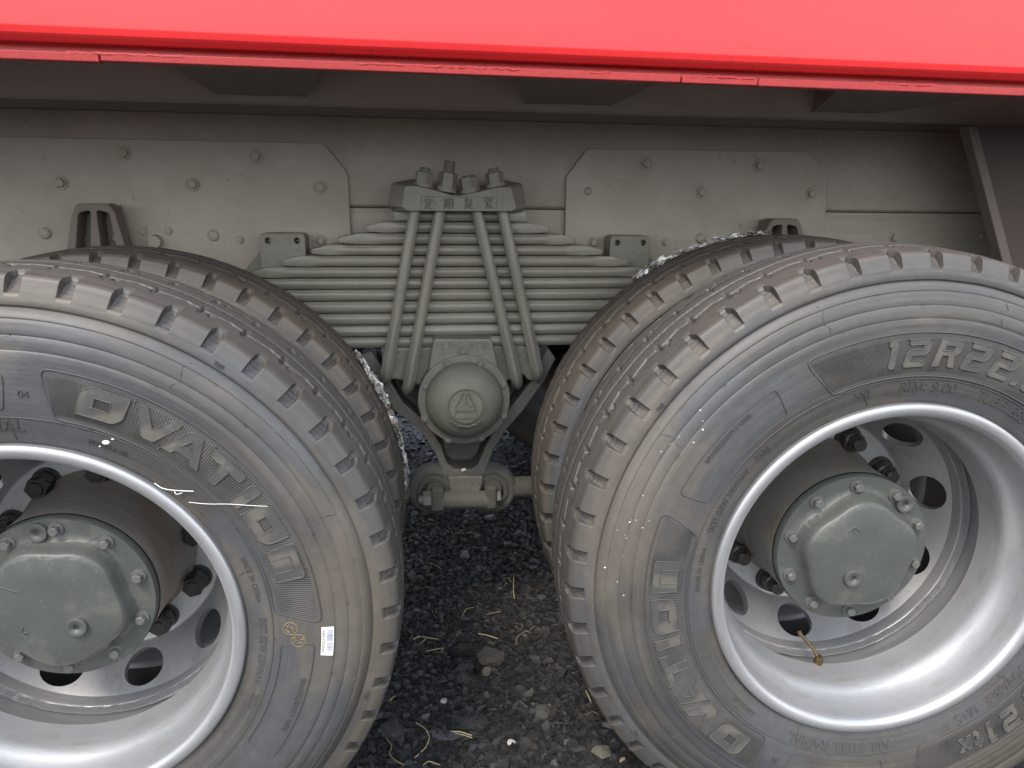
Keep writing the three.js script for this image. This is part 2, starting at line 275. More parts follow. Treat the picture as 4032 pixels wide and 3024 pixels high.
M.panel = new THREE.MeshStandardMaterial({ map: rep(tex(256, 256, (u, v) => { const a = fbm(u, v, 5, 5, 4, 921); return lerp3([0.027, 0.027, 0.026], [0.053, 0.050, 0.045], sstep(0.35, 0.75, a)); }, true), 4, 4), roughness: 0.6 });  // same rubber, darker: shade between the ribs put into the colour
const tyreGeo = makeTyre(5), TZ = -0.125, IZ = -0.465;
const onWall = (deg, r, lift) => { const t = deg * D2R; return V3(r * Math.cos(t), r * Math.sin(t), TZ + sideZ(r) + lift); };
// bend a flat extrusion (x along the arc clockwise, y outwards) on to the sidewall
function bend(g, deg, rm, base) {
  const q = g.index ? g.toNonIndexed() : g, p = q.attributes.position;
  for (let i = 0; i < p.count; i++) { const r = rm + p.getY(i), v = onWall(deg - p.getX(i) / rm / D2R, r, base + p.getZ(i)); p.setXYZ(i, v.x, v.y, v.z); }
  q.computeVertexNormals(); return triUV(prep(q));
}
function wallText(str, h, deg, rm, font = fReg, skew = 0, lift = 0.0013, spread = 1) {
  const t = textShapes(font, str, h), g = new THREE.ExtrudeGeometry(t.sh, { depth: lift + 0.0015, bevelEnabled: false, curveSegments: 3 });
  g.translate(-(t.x0 + t.x1) / 2, -h / 2, 0); const p = g.attributes.position; for (let i = 0; i < p.count; i++) p.setX(i, p.getX(i) * spread + skew * p.getY(i));
  return bend(g, deg, rm, -0.0015);
}
const LET = (() => { // wide square lettering, height 1
  const h = 1, t = 0.28, S = {};
  const hole = (s, pts) => { const q = new THREE.Path(); pts.forEach((p, i) => i ? q.lineTo(...p) : q.moveTo(...p)); q.closePath(); s.holes.push(q); return s; };
  S.O = hole(roundPoly([[-0.74, -0.5], [0.50, -0.5], [0.74, -0.24], [0.74, 0.5], [-0.50, 0.5], [-0.74, 0.24]], [0.05, 0.2, 0.1, 0.05, 0.2, 0.1]), [[-0.26, -0.17], [-0.26, 0.17], [0.26, 0.17], [0.26, -0.17]]);
  S.V = poly([[-0.74, 0.5], [-0.40, 0.5], [0.0, -0.10], [0.40, 0.5], [0.74, 0.5], [0.22, -0.5], [-0.22, -0.5]]);
  S.A = hole(poly([[-0.72, -0.5], [-0.36, -0.5], [-0.28, -0.32], [0.28, -0.32], [0.36, -0.5], [0.72, -0.5], [0.22, 0.5], [-0.22, 0.5]]), [[-0.17, -0.06], [0.17, -0.06], [0.0, 0.26]]);
  S.T = poly([[-0.66, 0.5], [0.66, 0.5], [0.66, 0.2], [0.18, 0.2], [0.18, -0.5], [-0.18, -0.5], [-0.18, 0.2], [-0.66, 0.2]]);
  S.I = poly([[-0.19, -0.5], [0.19, -0.5], [0.19, 0.5], [-0.19, 0.5]]);
  S.N = roundPoly([[-0.64, -0.5], [-0.28, -0.5], [-0.28, 0.2], [0.28, 0.2], [0.28, -0.5], [0.64, -0.5], [0.64, 0.5], [-0.64, 0.5]], [0.02, 0.02, 0.02, 0.02, 0.02, 0.02, 0.16, 0.02]);
  const two = [[-0.38, 0.5], [0.30, 0.5], [0.42, 0.38], [0.42, 0.06], [0.28, -0.08], [-0.18, -0.08], [-0.18, -0.30], [0.38, -0.30], [0.38, -0.5], [-0.42, -0.5], [-0.42, -0.02], [-0.28, 0.12], [0.18, 0.12], [0.18, 0.30], [-0.38, 0.30]];
  S['2'] = poly(two); S['5'] = poly(two.map(p => [-p[0], p[1]]).reverse()); S['.'] = poly([[-0.1, -0.5], [0.1, -0.5], [0.1, -0.3], [-0.1, -0.3]]);
  S['1'] = poly([[-0.22, 0.5], [0.12, 0.5], [0.12, -0.5], [-0.12, -0.5], [-0.12, 0.30], [-0.22, 0.30]]);
  S.R = hole(poly([[-0.42, -0.5], [-0.18, -0.5], [-0.18, -0.08], [0.06, -0.08], [0.20, -0.5], [0.46, -0.5], [0.30, -0.04], [0.42, 0.08], [0.42, 0.38], [0.30, 0.5], [-0.42, 0.5]]), [[-0.18, 0.10], [-0.18, 0.30], [0.18, 0.30], [0.18, 0.10]]);
  S.x = poly([[-0.36, -0.5], [-0.10, -0.5], [0.02, -0.24], [0.14, -0.5], [0.40, -0.5], [0.16, -0.08], [0.38, 0.28], [0.12, 0.28], [0.02, 0.08], [-0.08, 0.28], [-0.34, 0.28], [-0.12, -0.08]]);
  S.t = poly([[-0.12, -0.38], [0, -0.5], [0.24, -0.5], [0.24, -0.32], [0.10, -0.32], [0.10, 0.10], [0.24, 0.10], [0.24, 0.28], [0.10, 0.28], [0.10, 0.48], [-0.12, 0.48], [-0.12, 0.28], [-0.24, 0.28], [-0.24, 0.10], [-0.12, 0.10]]);
  return S;
})();
function wallLetter(ch, deg, rm, h, skew = 0) {
  const s = LET[ch], pts = s.getPoints(5), out = new THREE.Shape(pts.map(p => new THREE.Vector2((p.x + skew * p.y) * h, p.y * h)));
  s.holes.forEach(q => out.holes.push(new THREE.Path(q.getPoints(4).map(p => new THREE.Vector2((p.x + skew * p.y) * h, p.y * h)))));
  const g = new THREE.ExtrudeGeometry(out, { depth: 0.0028, bevelEnabled: true, bevelSize: 0.0008, bevelThickness: 0.0008, bevelOffset: -0.0008, bevelSegments: 1 });
  const a = bend(g, deg, rm, -0.0018);
  // raised outline round the letter
  const rim = [out.getPoints(5), ...out.holes.map(q => q.getPoints(4))].map(loop => { const c = loop.map(p => onWall(deg - p.x / rm / D2R, rm + p.y, 0.0019)); return new THREE.TubeGeometry(new THREE.CatmullRomCurve3(c.flatMap((p, i) => { const n = c[(i + 1) % c.length]; return [p.clone().lerp(n, 0.04), p.clone().lerp(n, 0.5), p.clone().lerp(n, 0.96)]; }), true), c.length * 5, 0.0008, 4, true); });
  return [a, ...rim];
}
function ribPanel(a0, a1, ra, rb) { // fine saw-tooth ribs between two angles (a0 > a1, clockwise), ends slanted
  const pos = [], n = Math.round((a0 - a1) / 0.26), R = 7, P = [];
  for (let i = 0; i <= n; i++) for (let j = 0; j <= R; j++) {
    const f = j / R, u = i / n, r = mix(ra, rb, f); const deg = mix(a0 - (1 - f) * 3.0, a1 + (1 - f) * 3.0, u) ;
    P.push(onWall(deg, r, (i === 0 || i === n || j === 0 || j === R) ? -0.0006 : (i % 2 ? 0.0008 : 0.0001)));
  }
  const id = []; for (let i = 0; i < n; i++) for (let j = 0; j < R; j++) { const a = i * (R + 1) + j, b = a + 1, c = a + R + 1, d = c + 1; id.push(a, b, d, a, d, c); }
  P.forEach(p => pos.push(p.x, p.y, p.z));
  let g = new THREE.BufferGeometry(); g.setAttribute('position', new THREE.Float32BufferAttribute(pos, 3)); g.setIndex(id); g = g.toNonIndexed(); g.computeVertexNormals();
  return triUV(g);
}
function frameLine(a0, a1, ra, rb, slant, rad = 0.0011) { // raised bead round a panel
  const c = [], add = (d, r) => c.push(onWall(d, r, 0.0008)), k = 0.008 / 0.38 / D2R;
  for (let i = 0; i <= 24; i++) add(mix(a0 - k, a1 + k, i / 24), rb);
  add(a1 + k * 0.2, rb - 0.002); add(a1, rb - 0.008); add(a1 + slant * 0.9, ra + 0.008); add(a1 + slant + k * 0.2, ra + 0.002);
  for (let i = 0; i <= 20; i++) add(mix(a1 + slant + k, a0 - slant - k, i / 20), ra);
  add(a0 - slant - k * 0.2, ra + 0.002); add(a0 - slant * 0.9, ra + 0.008); add(a0, rb - 0.008); add(a0 - k * 0.2, rb - 0.002);
  return new THREE.TubeGeometry(new THREE.CatmullRomCurve3(c, true), 260, rad, 5, true);
}
function arcLine(pts, rad) { return new THREE.TubeGeometry(new THREE.CatmullRomCurve3(pts), pts.length * 3, rad, 4, false); }

// shared sidewall furniture (angles in the tyre's own frame, counted anticlockwise)
const FURN = (() => {
  const f = {};
  f.panels = [[79.8, 0.3], [-44.5, -112], [199, 122.5]].map(([a, b]) => ribPanel(a, b, 0.3455, 0.4125));
  f.lines = [[79.8, 0.3], [-44.5, -112], [199, 122.5]].map(([a, b]) => frameLine(a, b, 0.3450, 0.4130, 3));
  f.frames = [[-5.2, -36], [114.5, 86.5]].map(([a, b]) => frameLine(a, b, 0.352, 0.402, 0.5, 0.0008));
  f.letters = [['O', 68.1], ['V', 57.5], ['A', 49.5], ['T', 41.1], ['I', 33.6], ['O', 26.0], ['N', 15.5]].map(([c, a]) => wallLetter(c, a, 0.3815, 0.042));
  f.size = [['1', -63.4], ['2', -69.0], ['R', -76.3], ['2', -83.6], ['2', -91.0], ['.', -96.0], ['5', -101.0]].map(([c, a]) => wallLetter(c, a, 0.382, 0.042, 0.22));
  f.model = [['1', 158.5], ['2', 151.8], ['1', 145.6], ['t', 141.9], ['x', 138.2]].map(([c, a]) => wallLetter(c, a, 'tx'.includes(c) ? 0.380 : 0.382, 'tx'.includes(c) ? 0.034 : 0.042, 0.22));
  f.small = [['EGR152-20', 0.0056, 64.5, 0.3225], ['MADE IN CHINA', 0.0056, 13.5, 0.323], ['DOT 02W 2BHHAV', 0.0074, -8.5, 0.3235], ['RIM: 9.00', 0.0115, -74.2, 0.3265], ['TUBELESS', 0.0115, -97.5, 0.3265], ['SNI', 0.0085, -55.5, 0.3265], ['ALL STEEL RADIAL', 0.0125, 100.4, 0.3265], ['M+S', 0.0125, 142.6, 0.3265], ['REGROOVABLE', 0.0115, 162.5, 0.3265], ['BRAND', 0.0054, -16.6, 0.391], ['LIGHTLY', 0.0054, -22.0, 0.391], ['HERE', 0.0054, -27.0, 0.391], ['04', 0.0070, 82.9, 0.374], ['TWI', 0.0045, 54.0, 0.4962], ['TWI', 0.0045, -17.8, 0.4962], ['2524', 0.0070, -24.5, 0.3265]].map(([s, h, a, r]) => wallText(s, h, a, r));
  f.flash = []; for (let i = 0; i < 10; i++) { const a = 58 - i * 36.2, wob = k => 0.5 * Math.sin(i * 3 + k * 2.1); f.flash.push(arcLine([0.434, 0.445, 0.4535, 0.464, 0.4742, 0.482].map((r, k) => onWall(a + wob(k), r, 0.0006)), 0.0006)); if (i % 2) f.flash.push(arcLine([0.301, 0.308, 0.318, 0.330].map((r, k) => onWall(a - 6 + wob(k), r, 0.0006)), 0.0005)); }
  for (let i = 0; i < 44; i++) { const r0 = [0.4525, 0.474, 0.4335, 0.341, 0.312][i % 5], a = i * 8.2 + 3; f.flash.push(arcLine([onWall(a, r0, 0), onWall(a + 0.3, r0 + 0.0015, 0.0025), onWall(a + 0.9, r0 + 0.002, 0.0045)], 0.00045)); }
  f.bead = [new THREE.TorusGeometry(0.3405, 0.0009, 5, 180)]; f.bead[0].translate(0, 0, TZ + sideZ(0.3405) + 0.0003);
  return f;
})();

// ---------------------------------------------------------------- WHEEL
const rimPts = [[0.2900, -0.016], [0.2970, -0.010], [0.2992, -0.004], [0.2985, 0.0005], [0.2955, 0.0028], [0.2900, 0.0035], [0.2840, 0.0025], [0.2795, -0.0005], [0.2770, -0.0060], [0.2755, -0.0140], [0.2735, -0.0260], [0.2705, -0.0380], [0.2668, -0.0500], [0.2622, -0.0600], [0.2572, -0.0680], [0.2540, -0.0800], [0.2510, -0.0980], [0.2480, -0.1130], [0.2466, -0.1185], [0.2463, -0.1198], [0.2470, -0.1208], [0.2520, -0.1240], [0.2620, -0.1370], [0.2690, -0.1550], [0.2720, -0.1750], [0.2730, -0.2000]];
const rimGeo = latheZ([...rimPts.slice().reverse()], 160);
const rimShell = latheZ([[0.2900, -0.016], [0.283, -0.025], [0.276, -0.05], [0.262, -0.075], [0.256, -0.12], [0.266, -0.15], [0.28, -0.2], [0.289, -0.235]], 64);
function discGeo(phase) { // wheel disc: flat mounting face, dished cone with ten round hand holes, turned lip
  const r0 = 0.1985, z0 = -0.2725, r1 = 0.2520, z1 = -0.1985, SL = Math.hypot(r1 - r0, z1 - z0), hw = Math.PI / 10 * 0.2255, hr = 0.0355, sc = SL * 0.5, nA = 64, nL = 6, pos = [];
  const P = (s, w, o, back = 0) => { const t = s / SL, r = mix(r0, r1, t) + 0.0022 * Math.sin(Math.PI * t) + back * 0.75, z = mix(z0, z1, t) + 0.0008 * Math.sin(Math.PI * t) - back * 0.66, a = w / 0.2255 + o; return V3(r * Math.cos(a), r * Math.sin(a), z); };
  const th = []; for (let i = 0; i < nA; i++) th.push(i / nA * Math.PI * 2); for (const sx of [-1, 1]) for (const sy of [-1, 1]) th.push((Math.atan2(sy * hw, sx * sc) + Math.PI * 2) % (Math.PI * 2)); th.sort((x, y) => x - y);
  const rays = th.map(t => { const c = Math.cos(t), q = Math.sin(t), e = Math.min(Math.abs(c) > 1e-9 ? sc / Math.abs(c) : 9, Math.abs(q) > 1e-9 ? hw / Math.abs(q) : 9), col = []; for (let j = 0; j <= nL; j++) { const d = mix(hr, e, j / nL); col.push([sc + c * d, q * d]); } return col; });
  for (let k = 0; k < 10; k++) { const o = phase + k * Math.PI / 5, n = rays.length;
    for (let i = 0; i < n; i++) { const A = rays[i], B = rays[(i + 1) % n];
      for (let j = 0; j < nL; j++) { const p = [P(...A[j], o), P(...B[j], o), P(...B[j + 1], o), P(...A[j + 1], o)]; for (const v of [p[0], p[3], p[2], p[0], p[2], p[1]]) pos.push(v.x, v.y, v.z); }
      const w = [P(...A[0], o), P(...B[0], o), P(...B[0], o, 0.013), P(...A[0], o, 0.013)]; for (const v of [w[0], w[1], w[2], w[0], w[2], w[3]]) pos.push(v.x, v.y, v.z); } }
  const g = new THREE.BufferGeometry(); g.setAttribute('position', new THREE.Float32BufferAttribute(pos, 3));
  return [triUV(toCreasedNormals(mergeVertices(g, 2e-5), 0.5)), latheZ([[0.100, -0.2768], [0.192, -0.2768], [0.1955, -0.2762], [r0, z0]].reverse(), 160), latheZ([[r1, z1], [0.2535, -0.190], [0.2545, -0.180], [0.2555, -0.1765], [0.2575, -0.1745], [0.2590, -0.1780]].reverse(), 160)];
}
function weldRing(r, z, tubeR, seed, n = 420) {
  const g = new THREE.TorusGeometry(r, tubeR, 8, n), p = g.attributes.position;
  for (let i = 0; i < p.count; i++) { const x = p.getX(i), y = p.getY(i), a = Math.atan2(y, x), zz = p.getZ(i), k = 0.0016 * (vnoise(a / 6.2832 * 150 + 0.5 * zz / tubeR, 0.5, 150, 0, seed) - 0.5) + 0.0012 * (vnoise(a / 6.2832 * 34, 3.5, 34, 0, seed) - 0.5), R = Math.hypot(x, y), s = (R + k) / R; p.setXYZ(i, x * s, y * s, zz + k * 1.2); }
  g.computeVertexNormals(); g.translate(0, 0, z); return g;
}
function hubCapGeo() { // flange ring plus five-cornered boss
  const pos = [], N = 120, rr = th => 0.0940 + 0.0095 * Math.pow(Math.cos(2.5 * (th - Math.PI / 2)), 4) + 0.0014 * Math.cos(10 * th);
  const rings = [[1.0, 0.1382, -0.016, 0], [1, 0.1386, -0.0025, 0], [1, 0.1372, 0, 0], [1, 0.125, 0.0002, 0], [1, 0.117, 0.0002, 0.3], [0, 1.105, 0.0006, 1], [0, 1.075, 0.0030, 1], [0, 1.035, 0.020, 1], [0, 1.005, 0.0290, 1], [0, 0.975, 0.0325, 1], [0, 0.92, 0.0343, 1], [0, 0.5, 0.0348, 1], [0, 0.2, 0.0350, 1]];
  const pt = (k, i) => { const th = i / N * Math.PI * 2, q = rings[k], r = q[0] ? q[1] : q[1] * rr(th); return V3(r * Math.cos(th), r * Math.sin(th), q[2]); };
  for (let k = 0; k + 1 < rings.length; k++) for (let i = 0; i < N; i++) { const a = pt(k, i), b = pt(k, i + 1), c = pt(k + 1, i + 1), d = pt(k + 1, i); for (const q of [a, b, c, a, c, d]) pos.push(q.x, q.y, q.z); }
  for (let i = 0; i < N; i++) { const a = pt(rings.length - 1, i), b = pt(rings.length - 1, i + 1); for (const q of [a, b, V3(0, 0, 0.035)]) pos.push(q.x, q.y, q.z); }
  const g = new THREE.BufferGeometry(); g.setAttribute('position', new THREE.Float32BufferAttribute(pos, 3));
  return triUV(toCreasedNormals(mergeVertices(g, 1e-5), 0.75));
}
const capGeo = hubCapGeo();
const capText = (() => { // cast scribed marks on the boss
  const b = (x0, y0, x1, y1) => { const g = box(Math.hypot(x1 - x0, y1 - y0), 0.0026, 0.0022, 0, 0, 0, 0.001); g.rotateZ(Math.atan2(y1 - y0, x1 - x0)); g.translate((x0 + x1) / 2, (y0 + y1) / 2, 0.0352); return g; };
  return [b(0.044, 0.034, 0.061, 0.056), b(-0.034, 0.052, -0.024, 0.060), b(-0.024, 0.060, -0.012, 0.052), b(-0.024, 0.060, -0.023, 0.047)];
})();
function plugGeo() { return [latheZ([[0.0045, 0.0], [0.0055, 0.0075], [0.0145, 0.0085], [0.0155, 0.007], [0.0155, 0]].reverse(), 28), (() => { const g = hexG(0.0056, 0.0056, 0.001); g.rotateX(Math.PI / 2); g.translate(0, 0, 0.0015); return g; })()]; }
function studNut(tip) { // flanged nut, long hex, stud end
  const hx = (r, h, z) => { const g = hexG(r, r, h); g.rotateX(Math.PI / 2); g.translate(0, 0, z + h / 2); return g; };
  return [cylZ(0.0215, 0.0205, 0.006, 0, 0, 0, 28), hx(0.0175, 0.020, 0.005), cylZ(0.0150, 0.0115, 0.003, 0, 0, 0.025, 18), hx(0.0135, 0.007, 0.028), cylZ(0.0102, 0.0102, 0.012, 0, 0, 0.034, 18), cylZ(0.0102, 0.0088, 0.0015, 0, 0, 0.046, 18), cylZ(0.0025, 0.0025, 0.0006, 0, 0, 0.0475, 8)];
}
function capNut() { const hx = (r, q, h, z) => { const g = hexG(r, q, h); g.rotateX(Math.PI / 2); g.translate(0, 0, z + h / 2); return g; };
  return [cylZ(0.0225, 0.0218, 0.007, 0, 0, 0, 28), cylZ(0.0185, 0.0172, 0.022, 0, 0, 0.007, 22), hx(0.0180, 0.0178, 0.016, 0.027), cylZ(0.0125, 0.0105, 0.003, 0, 0, 0.043, 20)]; }

const truck = new THREE.Group(); truck.name = 'dump_truck'; scene.add(truck);
tag(truck, 'red tipper truck seen close from the side with grey chassis, leaf spring and dual wheels', 'truck');

function outerWheel(cx, cy, cz, u, n, o) {
  const w = holder('wheel', truck, o.label);
  w.position.set(cx, cy, cz);
  const N = V3(...n).normalize(), X = V3(1, 0, 0).addScaledVector(N, -N.x).normalize(), Y = N.clone().cross(X);
  w.quaternion.setFromRotationMatrix(new THREE.Matrix4().makeBasis(X, Y, N));
  const tr = o.turn * D2R, spin = (name, geo, mat, lab) => { const m = part(name, geo, mat, w, lab); m.rotation.z = tr; return m; };
  const ty = new THREE.Mesh(tyreGeo, M.rubber); ty.name = numbered('tyre'); ty.position.z = TZ; ty.rotation.z = tr; w.add(ty);
  FURN.panels.forEach(g => spin('ribbed_panel', g, M.panel));
  FURN.lines.forEach(g => spin('panel_border', g, M.rubberPlain));
  FURN.frames.forEach(g => spin('branding_frame', g, M.rubberPlain));
  FURN.letters.forEach(g => spin('letter', g, M.letter));
  FURN.size.concat(FURN.model).forEach(g => spin('letter', g, M.letter));
  spin('small_lettering', FURN.small, M.rubberPlain); spin('mould_flash', FURN.flash, M.rubberPlain); spin('wall_ridge', FURN.bead, M.rubberPlain);
  part('rim', [rimGeo, rimShell], M.silver, w);
  part('wheel_disc', discGeo((o.lug + 18) * D2R), M.silver, w);
  part('weld_seam', weldRing(0.2635, -0.1775, 0.0082, o.seed), M.weld, w);
  const hx = o.hub[0], hy = o.hub[1], at = (g, x, y, z) => { g.translate(x, y, z); return g; };
  part('hub', at(latheZ([[0.1395, -0.113], [0.1392, -0.15], [0.1398, -0.2], [0.142, -0.255], [0.152, -0.266], [0.152, -0.285]].reverse(), 72), hx, hy, 0), M.hub, w);
  const cap = part('hub_cap', [capGeo.clone(), ...capText.map(g => g.clone())], M.hubcap, w); cap.position.set(hx, hy, -0.0964); cap.rotation.z = o.cap * D2R;
  for (let i = 0; i < 10; i++) { const a = (o.bolt + 36 * i) * D2R, m = part('cap_bolt', hexBolt(0.0080, 0.0130, 0, 0, 0, i * 1.7), M.capbolt, w); m.position.set(hx + 0.1205 * Math.cos(a), hy + 0.1205 * Math.sin(a), -0.0962); }
  const pl = part('filler_plug', plugGeo(), M.hubcap, w); pl.position.set(hx + o.plug[0], hy + o.plug[1], -0.0625);
  const oil = part('drain_plug', plugGeo(), M.hubcap, w); oil.position.set(hx + 0.1195 * Math.cos(o.oil * D2R), hy + 0.1195 * Math.sin(o.oil * D2R), -0.0962);
  for (let i = 0; i < 10; i++) { const a = (o.lug + 36 * i) * D2R, m = part('lug_nut', o.caps ? capNut() : studNut(), o.caps ? M.nutcap : M.nut, w); m.position.set(0.1645 * Math.cos(a), 0.1645 * Math.sin(a), -0.2765); m.rotation.z = i * 0.9; m.scale.set(o.caps ? 1.08 : 1.28, o.caps ? 1.08 : 1.28, o.caps ? 1 : 1.04); }
  return w;
}
M.rubberPlain = new THREE.MeshStandardMaterial({ color: new THREE.Color().setRGB(0.052, 0.051, 0.050), roughness: 0.55 });
const CL = [-0.6655, 0.5143, 0], NL = [0.0093, -0.0002, 1], CR = [0.6655, 0.546, 0.0314], NR_ = [-0.0451, 0.0059, 1];
const wheelL = outerWheel(...CL, null, NL, { turn: 0, lug: 13, bolt: 15.5, cap: 104, hub: [0.002, 0.008], plug: [0.031, -0.029], oil: 100, caps: true, seed: 41, label: 'left outer wheel with black capped lug nuts and barcode sticker' });
const wheelR = outerWheel(...CR, null, NR_, { turn: -198.7, lug: 30.3, bolt: 22, cap: 0, hub: [-0.008, 0.004], plug: [-0.016, -0.036], oil: 46, caps: false, seed: 43, label: 'right outer wheel with bare stud nuts and brass valve stem' });
// brass valve on the right rim
{
  const P = (a, r, z) => V3(r * Math.cos(a * D2R), r * Math.sin(a * D2R), z);
  part('valve_stem', [tube([P(-96.7, 0.2470, -0.120), P(-97.2, 0.238, -0.122), P(-98.8, 0.2257, -0.13), P(-102, 0.215, -0.142), P(-105.5, 0.2066, -0.150)], 0.0034, 20, 10), rod(P(-105, 0.2095, -0.148), P(-106.2, 0.2035, -0.152), 0.0042, 10), (() => { const g = new THREE.CylinderGeometry(0.0085, 0.0085, 0.007, 6); g.rotateZ(0.11); const p = P(-96.8, 0.243, -0.1205); g.translate(p.x, p.y, p.z); return g; })(), (() => { const g = new THREE.CylinderGeometry(0.0062, 0.0075, 0.009, 12); const p = P(-96.8, 0.2365, -0.1215); g.translate(p.x, p.y, p.z); return g; })()], M.brass, wheelR);
}
// barcode sticker and yellow ink stamp on the left tyre
{
  const cv = document.createElement('canvas'); cv.width = 512; cv.height = 192; const c = cv.getContext('2d'); c.fillStyle = '#dedcd4'; c.fillRect(0, 0, 512, 192);
  const rb = rng(77); c.fillStyle = '#2a3c74'; let x = 60; while (x < 440) { const w = 2 + Math.floor(rb() * 7); c.fillRect(x, 12, w, 96); x += w + 2 + Math.floor(rb() * 7); }
  c.fillStyle = '#1c1c22'; c.font = 'bold 62px sans-serif'; c.textAlign = 'center'; c.fillText('AB022502044', 256, 178, 470);
  const t = new THREE.CanvasTexture(cv); t.colorSpace = THREE.SRGBColorSpace;
  const g = new THREE.PlaneGeometry(0.050, 0.0185, 24, 8), p = g.attributes.position, rm = 0.4215;
  for (let i = 0; i < p.count; i++) { const v = onWall(-4.6 - p.getX(i) / rm / D2R, rm + p.getY(i), 0.0012); p.setXYZ(i, v.x, v.y, v.z); } g.computeVertexNormals();
  part('barcode_sticker', g, new THREE.MeshStandardMaterial({ map: t, roughness: 0.5 }), wheelL, 'white barcode sticker');
  const ring = (a, r, R) => { const pts = []; for (let i = 0; i < 24; i++) { const q = i / 24 * Math.PI * 2; pts.push(onWall(a - R * Math.cos(q) / r / D2R, r + R * Math.sin(q), 0.0006)); } return new THREE.TubeGeometry(new THREE.CatmullRomCurve3(pts, true), 48, 0.0004, 4, true); };
  const dash = []; const rd = rng(5); for (let i = 0; i < 26; i++) { const k = i % 2, a = (k ? -4.4 : -1.2) - (rd() - 0.5) * 2.2, r = (k ? 0.378 : 0.366) + (rd() - 0.5) * 0.014; dash.push(arcLine([onWall(a, r, 0.0006), onWall(a + (rd() - 0.5) * 0.7, r + (rd() - 0.5) * 0.006, 0.0006)], 0.0005)); }
  part('ink_stamp', [ring(-1.2, 0.366, 0.0105), ring(-4.4, 0.378, 0.0105), ...dash], new THREE.MeshStandardMaterial({ color: 0x9a8350, roughness: 0.8 }), wheelL, 'faded yellow ink stamps');
}
function innerWheel(C, n, turn, label) {
  const w = holder('wheel', truck, label); w.position.set(...C);
  const N = V3(...n).normalize(), X = V3(1, 0, 0).addScaledVector(N, -N.x).normalize(), Y = N.clone().cross(X); w.quaternion.setFromRotationMatrix(new THREE.Matrix4().makeBasis(X, Y, N));
  const ty = new THREE.Mesh(tyreGeo, M.rubberInner); ty.name = numbered('tyre'); ty.position.z = IZ; ty.rotation.z = turn * D2R; w.add(ty);
  const g = latheZ([[0.2988, 0.122], [0.284, 0.115], [0.272, 0.08], [0.255, 0.05], [0.25, 0], [0.262, -0.08], [0.284, -0.115], [0.2988, -0.122]], 72); g.translate(0, 0, IZ); part('rim', g, M.silver, w);
  const d = latheZ([[0.255, 0.04], [0.245, 0.1], [0.21, 0.16], [0.15, 0.165]], 72); d.translate(0, 0, IZ); part('brake_drum', [(() => { const q = latheZ([[0.19, 0.15], [0.205, 0.1], [0.208, -0.12], [0.1, -0.125]], 60); q.translate(0, 0, IZ); return q; })()], M.rustShade, w);
  return w;
}
innerWheel(CL, NL, 3.6, 'left inner wheel with brown dusty tread');
innerWheel(CR, NR_, -196, 'right inner wheel with brown dusty tread');
// far side of the truck: plain wheels, seen by the light under the frame only
for (const [x, y] of [[-0.66, 0.515], [0.66, 0.545]]) for (const z of [-2.0, -2.33]) {
  const w = holder('wheel', truck); w.position.set(x, y, z);
  const g = latheZ([[0.285, 0.11], [0.38, 0.14], [0.48, 0.118], [0.53, 0.09], [0.5375, 0], [0.53, -0.09], [0.48, -0.118], [0.38, -0.14], [0.285, -0.11]].reverse(), 64); part('tyre', g, M.rubberInner, w);
  part('rim', latheZ([[0.288, 0.112], [0.25, 0.02], [0.02, 0.0]].reverse(), 48), M.rustShade, w);  // silver rims coloured dark to stand for the shade under the truck
}

